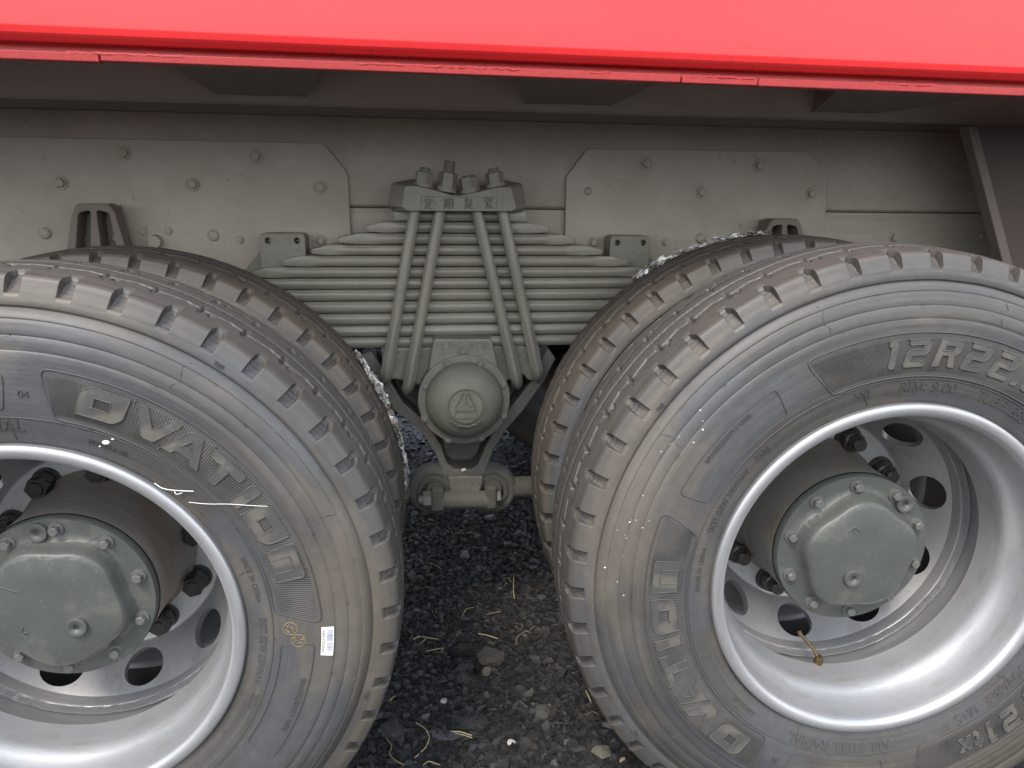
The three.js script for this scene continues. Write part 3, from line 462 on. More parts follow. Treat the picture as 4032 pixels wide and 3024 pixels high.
// ---------------------------------------------------------------- CHASSIS FRAME
{
  const X0 = -3.2, X1 = 3.6, L = X1 - X0, xc = (X0 + X1) / 2;
  const side = (pts, z0) => { const g = new THREE.ExtrudeGeometry(poly(pts), { depth: L, bevelEnabled: false }); g.rotateY(Math.PI / 2); g.translate(X0, 0, 0); return toCreasedNormals(g, 0.9); }; // pts are [-z, y]
  const arc = (cz, cy, r, a0, a1, n) => { const o = []; for (let i = 0; i <= n; i++) { const a = mix(a0, a1, i / n) * D2R; o.push([-(cz + r * Math.cos(a)), cy + r * Math.sin(a)]); } return o; };
  const ch = [...arc(-0.812, 1.137, 0.012, -90, 0, 5), ...arc(-0.812, 1.321, 0.012, 0, 90, 5), [0.890, 1.333], [0.890, 1.325], [0.812, 1.323], [0.808, 1.318], [0.808, 1.14], [0.812, 1.133], [0.89, 1.131], [0.89, 1.125]];
  const fr = part('frame_rail', [side(ch)], M.paint, truck, 'long grey chassis rail');
  const lo = part('frame_reinforcement', [box(L, 0.248, 0.012, xc, 0.9995, -0.8095, 0.003)], M.paint, truck);
  const hb = (n, r, h, x, y, z, p, turn, w = true) => part(n, hexBolt(r, h, x, y, z, turn, w), M.bolt, p);
  hb('bolt', 0.0108, 0.010, 1.182, 1.058, -0.8044, lo, 0.3); hb('bolt', 0.0108, 0.010, 1.441, 1.060, -0.8044, lo, 0.6);
  const lp = part('side_plate', [ext(roundPoly([[-2.2, 1.269], [-0.306, 1.2695], [-0.2525, 1.203], [-0.2525, 0.90], [-2.2, 0.90]], [0.001, 0.01, 0.006, 0.001, 0.001]), 0.010, -0.7995, 0.0015)], M.plate, truck, 'long bolted side plate with one cut corner');
  const rp = part('side_plate', [ext(roundPoly([[0.275, 0.90], [0.274, 1.203], [0.325, 1.270], [0.907, 1.273], [0.962, 1.208], [0.971, 1.07], [0.971, 0.90]], [0.001, 0.006, 0.008, 0.01, 0.006, 0.004, 0.001]), 0.010, -0.7995, 0.0015)], M.plate, truck, 'eight sided bolted plate with cut upper corners');
  const zf = -0.7895; let k = 0;
  for (const [x, y] of [[-0.748, 1.239], [-0.46, 1.237], [-0.318, 1.17], [-0.89, 1.172], [-0.605, 1.173], [-1.04, 1.238], [-1.2, 1.172]]) hb('bolt', 0.0108, 0.010, x, y, zf, lp, 0.2 + 0.5 * k++);
  for (const [x, y] of [[-0.938, 1.060], [-0.570, 1.057]]) part('rivet', domeHead(0.0135, 0.009, x, y, zf), M.bolt, lp);
  for (const [x, y] of [[-0.669, 1.067], [-0.511, 1.047], [-0.724, 1.065]]) hb('bolt', 0.0070, 0.007, x, y, zf, lp, 0.4 * k++);
  hb('bolt', 0.0090, 0.012, -0.323, 1.046, zf, lp, 0.1); part('lug', [cylZ(0.016, 0.014, 0.02, -0.698, 1.043, zf, 16)], M.bolt, lp);
  for (const [x, y] of [[0.476, 1.237], [0.772, 1.237], [0.625, 1.170], [0.921, 1.170]]) hb('bolt', 0.0108, 0.010, x, y, zf, rp, 0.3 + 0.5 * k++);
  part('rivet', [domeHead(0.0100, 0.007, 0.330, 1.169, zf)], M.bolt, rp); part('rivet', [domeHead(0.0135, 0.009, 0.631, 1.056, zf)], M.bolt, rp);
  hb('bolt', 0.0092, 0.012, 0.348, 1.044, zf, rp, 0.15); hb('bolt', 0.0075, 0.008, 0.538, 1.045, zf, rp, 0.5);
  // the far rail and cross members
  part('far_frame_rail', [box(L, 0.30, 0.08, xc, 1.19, -1.66, 0.004)], M.dark, truck);
  for (const x of [-1.5, -0.16, 0.18, 1.6]) part('cross_member', [box(0.07, 0.22, 0.76, x, 1.02, -1.225, 0.006)], M.dark, truck);
  // rebound stop plates
  for (const [x, y0, y1, w] of [[-0.401, 0.93, 1.0665, 0.1025], [0.4245, 0.93, 1.0645, 0.1025]]) {
    const s = roundPoly([[x - w / 2, y0], [x + w / 2, y0], [x + w / 2, y1], [x - w / 2, y1]], [0.002, 0.002, 0.014, 0.014]);
    for (const dx of [-0.0325, 0.0325]) { const h = new THREE.Path(); h.absarc(x + dx, y1 - 0.0175, 0.0062, 0, Math.PI * 2, true); s.holes.push(h); }
    const st = part('stop_plate', [ext(s, 0.058, -0.778, 0.003, 10)], M.cast, truck, x < 0 ? 'left upright stop plate with two holes' : 'right upright stop plate with two holes');
    for (const dx of [-0.0325, 0.0325]) part('stop_bolt', hexBolt(0.0048, 0.006, x + dx, y1 - 0.0175, -0.745, 0.4, false), M.bolt, st);
    part('gusset', [ext(poly(x < 0 ? [[x - 0.051, 1.035], [x - 0.051, 0.93], [x - 0.11, 0.93], [x - 0.11, 0.965]] : [[x + 0.051, 1.03], [x + 0.11, 0.96], [x + 0.11, 0.93], [x + 0.051, 0.93]]), 0.02, -0.788, 0.001)], M.cast, st);
  }
  // cast bump stops above the inner tyres: frame with two recessed windows
  for (const [xa, xb, xc0, xd, y0, y1, lab] of [[-0.886, -0.730, -0.838, -0.762, 0.96, 1.128, 'left cast bump stop bracket with two windows'], [0.744, 0.910, 0.782, 0.860, 0.96, 1.108, 'right cast bump stop bracket with two windows']]) {
    const s = roundPoly([[xa, y0], [xb, y0], [xd + 0.006, y1 - 0.018], [xd - 0.006, y1], [xc0 + 0.006, y1], [xc0 - 0.006, y1 - 0.018]], [0.002, 0.002, 0.01, 0.006, 0.006, 0.01]);
    const m = (xa + xb) / 2; const hole = pts => { const q = new THREE.Path(roundPoly(pts, 0.008).getPoints(4)); s.holes.push(q); };
    const tm = (xc0 + xd) / 2; hole([[xa + 0.026, y0 + 0.004], [m - 0.016, y0 + 0.004], [tm - 0.006, y1 - 0.014], [xc0 + 0.006, y1 - 0.02]]); hole([[m + 0.014, y0 + 0.004], [xb - 0.026, y0 + 0.004], [xd - 0.006, y1 - 0.02], [tm + 0.006, y1 - 0.014]]);
    const b = part('bump_stop', [ext(s, 0.046, -0.766, 0.002)], M.guardrim, truck, lab);
    part('bump_stop_back', [ext(poly([[xa + 0.01, y0], [xb - 0.01, y0], [xd - 0.004, y1 - 0.004], [xc0 + 0.004, y1 - 0.004]]), 0.02, -0.788, 0.001)], M.cast, b);
    part('bolt', hexBolt(0.008, 0.016, m - 0.045, y0 + 0.09, -0.768, 0.4), M.bolt, b); part('bolt', hexBolt(0.008, 0.016, m + 0.035, y0 + 0.09, -0.768, 0.2), M.bolt, b);
  }
}

// ---------------------------------------------------------------- DUMP BODY
{
  const X0 = -3.6, L = 7.6, FALL = -0.003;
  const lean = g => { const p = g.attributes.position; for (let i = 0; i < p.count; i++) p.setY(i, p.getY(i) + FALL * (p.getX(i) + 0.1)); return g; };
  const sheet = (pts, thick, crease) => { // open profile [z, y] as a bent sheet of real thickness
    const n = pts.length, back = pts.map((p, i) => { const a = pts[Math.max(0, i - 1)], b = pts[Math.min(n - 1, i + 1)], dx = b[0] - a[0], dy = b[1] - a[1], l = Math.hypot(dx, dy); return [p[0] + dy / l * thick, p[1] - dx / l * thick]; });
    const loop = [...pts, ...back.reverse()], NX = 24; const secs = []; for (let k = 0; k <= NX; k++) secs.push(loop.map(p => V3(X0 + L * k / NX, p[1], p[0]))); return loft(secs, crease, true); };
  const prof = [[-0.156, 2.35], [-0.150, 1.9], [-0.148, 1.5], [-0.1476, 1.40], [-0.1480, 1.370]];
  for (let i = 1; i <= 10; i++) { const a = i / 10 * 56 * D2R; prof.push([-0.1700 + 0.022 * Math.cos(a), 1.3690 - 0.022 * Math.sin(a)]); }
  prof.push([-0.1600, 1.3506], [-0.170, 1.3512], [-0.186, 1.3524]);
  const g = sheet(prof, 0.004, 0.9), uv = g.attributes.uv, p = g.attributes.position; for (let i = 0; i < uv.count; i++) uv.setXY(i, p.getX(i) / 2, p.getY(i));
  const body = part('dump_body', [lean(g)], M.red, truck, 'glossy red dump body side with rolled lower edge');
  part('floor_plate', [lean(box(L, 0.012, 2.05, X0 + L / 2, 1.456, -1.235, 0.002))], M.redrough, body);
  part('far_side', [lean(box(L, 0.9, 0.01, X0 + L / 2, 1.83, -2.27, 0.002))], M.red, body);
  part('skirt_strip', [lean(box(L, 0.024, 0.006, X0 + L / 2, 1.3470, -0.1880, 0.001)), lean(box(L, 0.1, 0.004, X0 + L / 2, 1.403, -0.222, 0.001))], M.red, body);
  const cuts = [X0, -0.533, 0.322, 0.449, 2.3, X0 + L], drop = [-0.0012, 0.0004, 0, -0.0006, 0.0006];
  for (let k = 0; k + 1 < cuts.length; k++) { const a = cuts[k] + 0.0012, b = cuts[k + 1] - 0.0012; part('rail_bar', [lean(box(b - a, 0.0120, 0.017, (a + b) / 2, 1.3325 + drop[k], -0.1625, 0.0018)), ...[0.08, 0.92].map(t => lean(box(0.05, 0.006, 0.034, mix(a, b, t), 1.3335, -0.186, 0.001)))], M.redrough, body); }
  let seed = 3;
  for (const [a, b] of [[-0.575, -0.420], [-0.185, 0.066], [0.176, 0.208], [0.324, 0.442], [0.648, 0.765]]) {
    const r = rng(seed++), pts = []; const n = Math.max(4, Math.round((b - a) / 0.006)); for (let i = 0; i <= n; i++) pts.push(V3(mix(a, b, i / n), 1.3362 + FALL * (mix(a, b, i / n) + 0.1) + (r() - 0.5) * 0.0018, -0.1566 + (r() - 0.5) * 0.0010));
    const t = tube(pts, 0.0030, n * 2, 8), q = t.attributes.position; for (let i = 0; i < q.count; i++) q.setY(i, q.getY(i) + (r() - 0.5) * 0.0008); t.computeVertexNormals();
    part('weld_bead', [t, domeHead(0.0030, 0.002, a, pts[0].y, pts[0].z)], M.redrough, body);
  }
  // the body's two longitudinal beams with rounded lower edge, and the pads under them
  const lp = [[-0.776, 1.450], [-0.775, 1.368]]; for (let i = 1; i <= 8; i++) { const a = i / 8 * Math.PI / 2; lp.push([-0.793 + 0.018 * Math.cos(a), 1.367 - 0.018 * Math.sin(a)]); } lp.push([-0.87, 1.349]);
  const beam = part('body_beam', [sheet(lp, 0.006, 0.9)], M.floor, truck, 'shaded grey body beam above the chassis rail');
  part('body_pad', [box(L, 0.017, 0.05, X0 + L / 2, 1.341, -0.833, 0.001)], M.bearerShade, beam);
  part('far_beam', [box(L, 0.11, 0.08, X0 + L / 2, 1.395, -1.66, 0.004)], M.floor, beam);
  for (const [a, b, c, d] of [[-0.600, -0.527, -0.338, -0.275], [0.120, 0.169, 0.370, 0.466], [0.880, 0.892, 1.059, 1.345], [-1.35, -1.27, -1.08, -1.0]]) {
    const q = (x0, x1, y, z) => [V3(x0, y, z), V3(x1, y, z), V3(x1, 1.449, z), V3(x0, 1.449, z)];
    const s = part('cross_bearer', [loft([q(b, c, 1.3665, -0.7735), q(mix(a, b, 0.5), mix(c, d, 0.5), 1.388, -0.70), q(a, d, 1.415, -0.60), q(a, d, 1.425, -0.24)].reverse(), 0.4)], M.bearerShade, beam);
    const r = rng(seed++), pts = []; for (let i = 0; i <= 24; i++) pts.push(V3(mix(b - 0.006, c + 0.003, i / 24), 1.3655 + (r() - 0.5) * 0.0024, -0.7730 + (r() - 0.5) * 0.001)); pts.push(V3(c + 0.006, 1.375, -0.773), V3(c + 0.012, 1.386, -0.773));
    part('weld_bead', [tube(pts, 0.0032, 60, 6)], M.floor, beam);
  }
  // mudguard plate at the right
  const mg = part('mudguard', [ext(poly([[1.206, 1.327], [1.75, 1.352], [1.9, 0.75], [1.475, 0.75], [1.368, 0.999]]), 0.006, -0.625, 0.001)], M.guard, truck, 'dark brown mudguard plate');
  part('mudguard_edge', [ext(poly([[1.185, 1.323], [1.2085, 1.3265], [1.3705, 0.999], [1.476, 0.75], [1.451, 0.75], [1.344, 0.999]]), 0.030, -0.632, 0.0025)], M.guardrim, mg);
}

// ---------------------------------------------------------------- LEAF SPRING
{
  const spring = holder('leaf_spring', truck, 'thick grey pack of twelve stacked spring leaves');
  const cy = [1.1082, 1.0824, 1.0556, 1.0300, 1.0052, 0.9788, 0.9530, 0.9262, 0.8974, 0.8688, 0.8404, 0.8122];
  const ends = [[-0.145, 0.161], [-0.211, 0.221], [-0.275, 0.282], [-0.335, 0.350], [-0.402, 0.417], [-0.470, 0.486], [-0.53, 0.55], [-0.58, 0.60], [-0.62, 0.64], [-0.64, 0.66], [-0.65, 0.67], [-0.655, 0.675]];
  const zf = -0.690, zb = -0.778, rd = rng(9);
  ends.forEach(([a, b], i) => {
    const hUp = i ? (cy[i - 1] - cy[i]) / 2 : 0.0125, hDn = i < 11 ? (cy[i] - cy[i + 1]) / 2 : 0.0135, h = (hUp + hDn) / 2 - 0.0008, yc = cy[i] + (hUp - hDn) / 2;
    // section: round front edge (k = 1) to sheared flat (k = 0)
    const sec = (x, hh, zr, k, dy = 0) => { const o = [], n = 8; for (let j = 0; j <= n; j++) { const t = (j / n - 0.5) * Math.PI, fl = Math.abs(j / n - 0.5) * 2; const y = mix((j / n - 0.5) * 2 * hh, Math.sin(t) * hh, k), dz = mix(-0.0012 * (fl > 0.99 ? 1 : 0), -(1 - Math.cos(t)) * 0.0105, k); o.push(V3(x, yc + dy + y, zf - zr + dz)); } o.push(V3(x, yc + dy + hh, zb), V3(x, yc + dy - hh, zb)); return o; };
    const tp = i === 0 ? 0.05 : 0.055 + rd() * 0.025, tq = i === 0 ? 0.05 : 0.055 + rd() * 0.025, S = [];
    if (i === 0) { S.push(sec(a, h * 0.92, 0.002, 0.05, -0.0006), sec(a + 0.04, h, 0.001, 0.1), sec(a + 0.056, h, 0, 1), sec(b - 0.056, h, 0, 1), sec(b - 0.036, h, 0.001, 0.1), sec(b, h * 0.95, 0.002, 0.05, -0.0006)); }
    else {
      S.push(sec(a, h * 0.40, 0.009, 0.3, -h * 0.30), sec(a + 0.006, h * 0.55, 0.006, 0.05, -h * 0.26), sec(a + tp * 0.62, h * 0.96, 0.003, 0.0, -h * 0.04), sec(a + tp, h, 0.0015, 0.15));
      S.push(sec(a + tp + 0.022, h, 0, 0.85), sec(a + tp + 0.035, h, 0, 1)); for (let q = 1; q < 6; q++) S.push(sec(mix(a + tp + 0.035, b - tq - 0.035, q / 6), h, 0.0004 * (rd() - 0.5), 1)); S.push(sec(b - tq - 0.035, h, 0, 1), sec(b - tq - 0.022, h, 0, 0.85));
      S.push(sec(b - tq, h, 0.0015, 0.15), sec(b - tq * 0.62, h * 0.96, 0.003, 0.0, -h * 0.04), sec(b - 0.006, h * 0.55, 0.006, 0.05, -h * 0.26), sec(b, h * 0.40, 0.009, 0.3, -h * 0.30));
    }
    part('leaf', [loft(S, 0.42)], M.leaf, spring);
  });
  // clamp block on top, saddle shaped, with four cast characters
  const F = [[-0.127, 1.128], [-0.1195, 1.170], [-0.114, 1.1735], [-0.092, 1.1735], [-0.057, 1.1655], [-0.017, 1.1545], [0.004, 1.1535], [0.051, 1.1635], [0.085, 1.1720], [0.116, 1.1745], [0.1215, 1.170], [0.1315, 1.127], [0.1210, 1.1205], [-0.1145, 1.1195]];
  const B = [[-0.158, 1.130], [-0.1485, 1.1775], [-0.1435, 1.1815], [-0.100, 1.1890], [-0.055, 1.178], [-0.017, 1.165], [0.004, 1.164], [0.051, 1.174], [0.105, 1.1905], [0.146, 1.1835], [0.1515, 1.179], [0.1605, 1.130], [0.1505, 1.1190], [-0.148, 1.1180]];
  const lo = (A, z) => A.map(p => V3(p[0], p[1], z));
  const inner = A => { const cx = 0.002, cy2 = 1.146; return A.map(p => [cx + (p[0] - cx) * 0.985, cy2 + (p[1] - cy2) * 0.97]); };
  const face = new THREE.ExtrudeGeometry(poly(inner(F)), { depth: 0.002, bevelEnabled: false }); face.translate(0, 0, -0.6452);
  const clamp_ = part('clamp_block', [loft([lo(B, -0.80), lo(B, -0.694), lo(F, -0.6462), lo(inner(F), -0.6440)], 0.35, false), face], M.cast, truck, 'cast clamp block with four raised characters');
  // strokes of the four characters on a 10 x 10 grid, built as raised bars
  const CH = [
    [[5, 10, 5, 9], [1, 8.6, 9, 8.6], [1, 8.6, 1, 7.2], [9, 8.6, 9, 7.2], [2.4, 6.6, 7.6, 6.6], [5, 6.6, 5, 1.2], [5, 4, 7.4, 4], [3, 4.6, 2.4, 2.4], [2.4, 2.4, 0.8, 0.6], [2.6, 1.9, 5, 0.9], [5, 0.9, 9.2, 0.7]],
    [[0.5, 8.4, 5, 8.4], [1.4, 9.8, 1.4, 3.2], [4, 9.8, 4, 3.2], [1.4, 6.6, 4, 6.6], [1.4, 5, 4, 5], [0.3, 3.2, 5.1, 3.2], [1.8, 2.6, 0.8, 0.6], [3.5, 2.6, 4.6, 0.8], [6, 9.4, 6, 3], [6, 3, 5.3, 0.6], [6, 9.4, 9, 9.4], [9, 9.4, 9, 0.6], [6, 6.8, 9, 6.8], [6, 4.3, 9, 4.3]],
    [[3, 10, 1, 8], [2.4, 9, 9, 9], [2.2, 7.6, 7.8, 7.6], [2.2, 7.6, 2.2, 4.4], [7.8, 7.6, 7.8, 4.4], [2.2, 6, 7.8, 6], [2.2, 4.4, 7.8, 4.4], [3.6, 4.2, 1, 2], [3, 3.2, 7.4, 3.2], [7.4, 3.2, 1, 0.3], [3.2, 2.4, 9.2, 0.3]],
    [[1, 9.6, 1, 6.8], [2.8, 10, 2.8, 6.6], [4.2, 9.4, 8.8, 9.4], [8.8, 9.4, 4.4, 6.4], [5.4, 8.8, 9, 6.4], [4.6, 6, 2.6, 4.8], [2.6, 4.8, 6.2, 4.6], [7, 5.4, 2.4, 3], [2.4, 3, 8, 3.2], [5.2, 3.2, 5.2, 0.4], [3.4, 2.2, 1.6, 0.6], [6.8, 2.2, 8.8, 0.8]]];
  [-0.0665, -0.0220, 0.0225, 0.0675].forEach((cx, n) => {
    const w = 0.0235, bars = CH[n].map(([x0, y0, x1, y1]) => { const ax = (x0 - 5) / 10 * w, ay = (y0 - 5) / 10 * w, bx = (x1 - 5) / 10 * w, by = (y1 - 5) / 10 * w, l = Math.hypot(bx - ax, by - ay); const g = new THREE.BoxGeometry(l + 0.0014, 0.0019, 0.0036); g.rotateZ(Math.atan2(by - ay, bx - ax)); g.translate(cx + (ax + bx) / 2, 1.1355 + (ay + by) / 2 + 0.0008 * n * 0.6, -0.6434 + 0.0001 * ((x0 * 7 + y0 * 3) % 5)); return g; });
    part('raised_character', bars, M.cast, clamp_);
  });
  const bx = 0.0007; part('raised_border', [box(0.170, 2 * bx, 0.0018, 0.001, 1.1505, -0.6436, 0.0004), box(2 * bx, 0.030, 0.0018, -0.0842, 1.1355, -0.6436, 0.0004), box(2 * bx, 0.030, 0.0018, 0.0868, 1.1355, -0.6436, 0.0004)], M.cast, clamp_);
  // U-bolts: round shank, forged square lower part that bends under the saddle
  const zc = -0.6725, rods = [[-0.098, 1.117, -0.173, 0.744], [-0.041, 1.117, -0.121, 0.716], [0.044, 1.118, 0.140, 0.722], [0.103, 1.118, 0.191, 0.741]];
  const nuts = [[-0.0760, 1.1950, 0.2], [-0.0240, 1.1880, 0.5], [0.0275, 1.1860, 0.1], [0.0860, 1.1970, 0.35]], tops = [0.008, 0.024, 0.002, 0.008], nutH = [0.023, 0.030, 0.023, 0.023];
  const ulab = ['outer left', 'inner left', 'inner right', 'outer right'];
  rods.forEach(([x0, y0, x1, y1], i) => {
    const a = V3(x0, y0, zc), b = V3(x1, y1, zc), dir = b.clone().sub(a).normalize(), sx = V3(1, 0, 0).addScaledVector(dir, -dir.x).normalize(), sz = V3(0, 0, 1), S = [];
    const ring = (c, X, Z, r, sq) => { const o = []; for (let j = 0; j < 16; j++) { const t = (j + 0.5) / 16 * Math.PI * 2, ca = Math.cos(t), sa = Math.sin(t), m = Math.max(Math.abs(ca), Math.abs(sa), (Math.abs(ca) + Math.abs(sa)) * 0.78), k = mix(1, 1 / m, sq); o.push(c.clone().addScaledVector(X, r * ca * k).addScaledVector(Z, r * sa * k)); } return o; };
    const len = a.distanceTo(b), up = a.clone().addScaledVector(dir, -0.02), rj = rng(40 + i);
    S.push(ring(up, sx, sz, 0.0128, 0)); for (let k = 0; k <= 10; k++) S.push(ring(a.clone().addScaledVector(dir, len * 0.62 * k / 10), sx, sz, 0.0132 + (rj() - 0.5) * 0.0003, 0));
    S.push(ring(a.clone().addScaledVector(dir, len * 0.72), sx, sz, 0.0137, 0.95)); S.push(ring(a.clone().addScaledVector(dir, len * 0.95), sx, sz, 0.0142, 1));
    const R = 0.034, c0 = a.clone().addScaledVector(dir, len * 0.97); for (let k = 1; k <= 7; k++) { const t = k / 7 * Math.PI / 2, c = c0.clone().addScaledVector(dir, R * Math.sin(t)).addScaledVector(sz, -R * (1 - Math.cos(t))); const Z = sz.clone().multiplyScalar(Math.cos(t)).addScaledVector(dir, Math.sin(t)); S.push(ring(c, sx, Z, 0.0142, 1)); }
    const eC = c0.clone().addScaledVector(dir, R).addScaledVector(sz, -0.11); S.push(ring(eC, sx, dir.clone(), 0.0142, 1));
    const ub = part('u_bolt', [loft(S, 0.5)], M.leaf, truck, ulab[i] + ' of the four u bolt rods across the leaf spring');
    // part number in raised figures down the shank
    if (i !== 1) { const g = flatText(fReg, i === 2 ? '3001561007' : '199100561007', 0.0085, 0.0012, 0, 0, 0); g.rotateZ(Math.atan2(dir.y, dir.x)); const c = a.clone().addScaledVector(dir, len * 0.44); g.translate(c.x, c.y, zc + 0.0126); part('raised_number', [g], M.leaf, ub); }
    // nut, washer, stud end along the same axis
    const mk = (r, h, f, seg = 6, r2 = r) => { const g = seg === 6 ? hexG(r, r2, h) : new THREE.CylinderGeometry(r2, r, h, seg); g.rotateY(nuts[i][2]); g.translate(0, f + h / 2, 0); return g; };
    const hN = nutH[i], gs = [mk(0.0240, 0.011, -0.014, 28, 0.0228), mk(0.0208, hN, -0.003, 6), mk(0.0182, 0.0022, -0.003 + hN, 24, 0.0155)];
    const th = []; const st = tops[i]; for (let k = 0; k < Math.round(st / 0.0020); k++) th.push(mk(0.0125, 0.0010, hN - 0.002 + k * 0.002, 20, 0.0118), mk(0.0118, 0.0010, hN - 0.001 + k * 0.002, 20, 0.0125));
    th.push(mk(0.0122, 0.002, hN + st - 0.002, 20, 0.0105));
    const q = new THREE.Quaternion().setFromUnitVectors(V3(0, 1, 0), dir.clone().negate().lerp(V3(0, 1, 0.10), 0.25).normalize());
    const pl = g => { g.applyQuaternion(q); g.translate(nuts[i][0], nuts[i][1] - 0.012, zc - 0.004); return g; };
    part('nut', gs.map(pl), M.leaf, ub); part('stud_end', th.map(pl), M.leaf, ub);
  });
}

// ---------------------------------------------------------------- TRUNNION, SADDLE, V BRACKET
{
  const seatShape = roundPoly([[-0.186, 0.800], [0.200, 0.800], [0.206, 0.728], [0.196, 0.712], [0.172, 0.712], [0.160, 0.728], [0.130, 0.715], [0.060, 0.690], [-0.055, 0.690], [-0.098, 0.706], [-0.120, 0.712], [-0.150, 0.722], [-0.178, 0.722]], 0.007);
  const seat = part('spring_seat', [ext(seatShape, 0.085, -0.778, 0.005)], M.cast, truck, 'rough cast spring seat under the leaves');
  part('cast_lettering', [flatText(fReg, 'TO70A23', 0.0105, 0.002, 0.146, 0.788, -0.6940), flatText(fReg, 'SEW', 0.0125, 0.002, 0.150, 0.762, -0.6940), flatText(fReg, 'AG', 0.014, 0.002, -0.135, 0.764, -0.6940)], M.cast, seat);
  part('raised_border', [box(0.052, 0.0016, 0.002, 0.150, 0.752, -0.6932, 0.0005), box(0.0016, 0.052, 0.002, -0.1120, 0.770, -0.6932, 0.0005), box(0.0016, 0.052, 0.002, -0.1560, 0.770, -0.6932, 0.0005), box(0.07, 0.0016, 0.002, 0.152, 0.7782, -0.6932, 0.0005)], M.cast, seat);
  const cx = 0.010, cy = 0.681;
  const ts = roundPoly([[-0.060, 0.829], [0.076, 0.827], [0.093, 0.750], [0.100, 0.69], [-0.080, 0.69], [-0.074, 0.755]], [0.006, 0.006, 0.02, 0.01, 0.01, 0.02]);
  const hs = part('trunnion_housing', [ext(ts, 0.10, -0.745, 0.004), cylZ(0.1075, 0.1090, 0.075, cx, cy, -0.72, 72), cylZ(0.096, 0.1005, 0.10, cx, cy - 0.004, -0.80, 56)], M.cast, truck, 'cast trunnion housing below the leaf spring');
  part('cast_lettering', [flatText(fReg, '15 1H', 0.0115, 0.0032, -0.030, 0.8105, -0.6455), flatText(fReg, '01 01', 0.0115, 0.0032, 0.047, 0.8095, -0.6455)], M.cast, hs);
  part('grease_bolt', [hexBolt(0.0072, 0.008, 0.008, 0.8000, -0.6455, 0.2), latheZ([[0.0132, 0.002], [0.0138, 0.0005], [0.016, 0]].reverse(), 24, 0, Math.PI * 2).translate(0.008, 0.800, -0.6453)], M.castbolt, hs);
  // flange and domed cap
  const dp = [[0.1098, -0.012], [0.1100, -0.002], [0.1090, 0.0], [0.0945, 0.0004], [0.0928, 0.002]]; for (let i = 0; i <= 14; i++) { const t = i / 14 * 62 * D2R; dp.push([0.0920 * Math.cos(t) * 1.0, 0.004 + 0.058 * Math.sin(t)]); } dp.push([0.0415, 0.0572], [0.0408, 0.0560], [0.036, 0.0565], [0.0004, 0.0575]);
  const cg = latheZ(dp.reverse(), 96); cg.translate(cx, cy, -0.640);
  const cap = part('trunnion_cap', [cg], M.capPaint, truck, 'domed trunnion cap with cast emblem');
  [[-0.030, 0.772], [0.048, 0.770], [0.103, 0.716], [0.104, 0.639], [0.050, 0.585], [-0.028, 0.583], [-0.084, 0.638], [-0.083, 0.717]].forEach(([x, y], i) => part('cap_bolt', hexBolt(0.0068, 0.0075, x, y, -0.6398, i * 0.9), M.castbolt, cap));
  part('vent_plug', [domeHead(0.0055, 0.004, 0.071, 0.738, -0.6290)], M.castbolt, cap);
  const ez = -0.640 + 0.0562, line = (pts, r = 0.0014) => pts.slice(1).map((p, i) => rod(V3(cx + pts[i][0], cy + pts[i][1], ez + 0.0006), V3(cx + p[0], cy + p[1], ez + 0.0006), r, 6));
  const k = 0.00155, T = a => a.map(p => [p[0] * k, p[1] * k]);
  part('emblem', [...line(T([[-4, 21], [-12, 4], [-16, -2], [-13, -4], [-16, -7], [16, -7], [13, -4], [16, -2], [12, 4], [4, 21], [0, 17], [-4, 21]])), ...line(T([[0, 17], [0, 5], [-9, -2]])), ...line(T([[0, 5], [9, -2]])), ...line(T([[-4, 18], [-10, 3], [-12, -2]]), 0.0007), ...line(T([[4, 18], [10, 3], [12, -2]]), 0.0007), ...line(T([[-16, -9], [16, -9], [16, -19], [-16, -19], [-16, -9]])), flatText(fBold, 'CNHTC', 0.0095, 0.0014, cx, cy - 0.0217, ez - 0.0002), (() => { const g = new THREE.TorusGeometry(0.0395, 0.0012, 6, 72); g.translate(cx, cy, ez + 0.0002); return g; })()], M.cast, cap, 'round cast emblem with a triangular mark and letters');
  { // serial characters on an arc below the emblem, on the dome
    const gs = []; '82600XTXX'.split('').forEach((c, i) => { const a = (-90 + (i - 4) * 10.5) * D2R, r = 0.0540, t = Math.acos(Math.min(1, r / 0.092)), z = 0.004 + 0.058 * Math.sin(t); const g = flatText(fReg, c, 0.0105, 0.0022, 0, 0, 0); g.rotateX(0.75); g.rotateZ(a + Math.PI / 2); g.translate(cx + r * Math.cos(a), cy + r * Math.sin(a), -0.640 + z - 0.0006); gs.push(g); });
    part('cast_lettering', gs, M.cast, cap); }
  part('trunnion_shaft', [cylZ(0.065, 0.065, 1.0, cx, cy, -1.80, 32), box(0.18, 0.22, 0.2, cx, 0.80, -1.0, 0.02)], M.dark, truck);
  // V bracket: web with a proud rim
  const O = [[-0.235, 0.775], [-0.200, 0.722], [-0.160, 0.636], [-0.100, 0.586], [-0.061, 0.523], [-0.040, 0.460], [-0.030, 0.412], [0.058, 0.409], [0.066, 0.458], [0.087, 0.520], [0.123, 0.578], [0.163, 0.624], [0.216, 0.700], [0.245, 0.760]];
  const I = [[0.225, 0.790], [0.196, 0.718], [0.143, 0.648], [0.099, 0.592], [0.068, 0.532], [0.050, 0.486], [0.033, 0.472], [-0.013, 0.474], [-0.031, 0.492], [-0.043, 0.536], [-0.078, 0.598], [-0.138, 0.656], [-0.178, 0.731], [-0.212, 0.790]];
  const rim = poly([...O, ...I]), br = part('v_bracket', [ext(rim, 0.075, -0.795, 0.003)], M.bracket, truck, 'V shaped grey forged torque rod bracket below the cap');
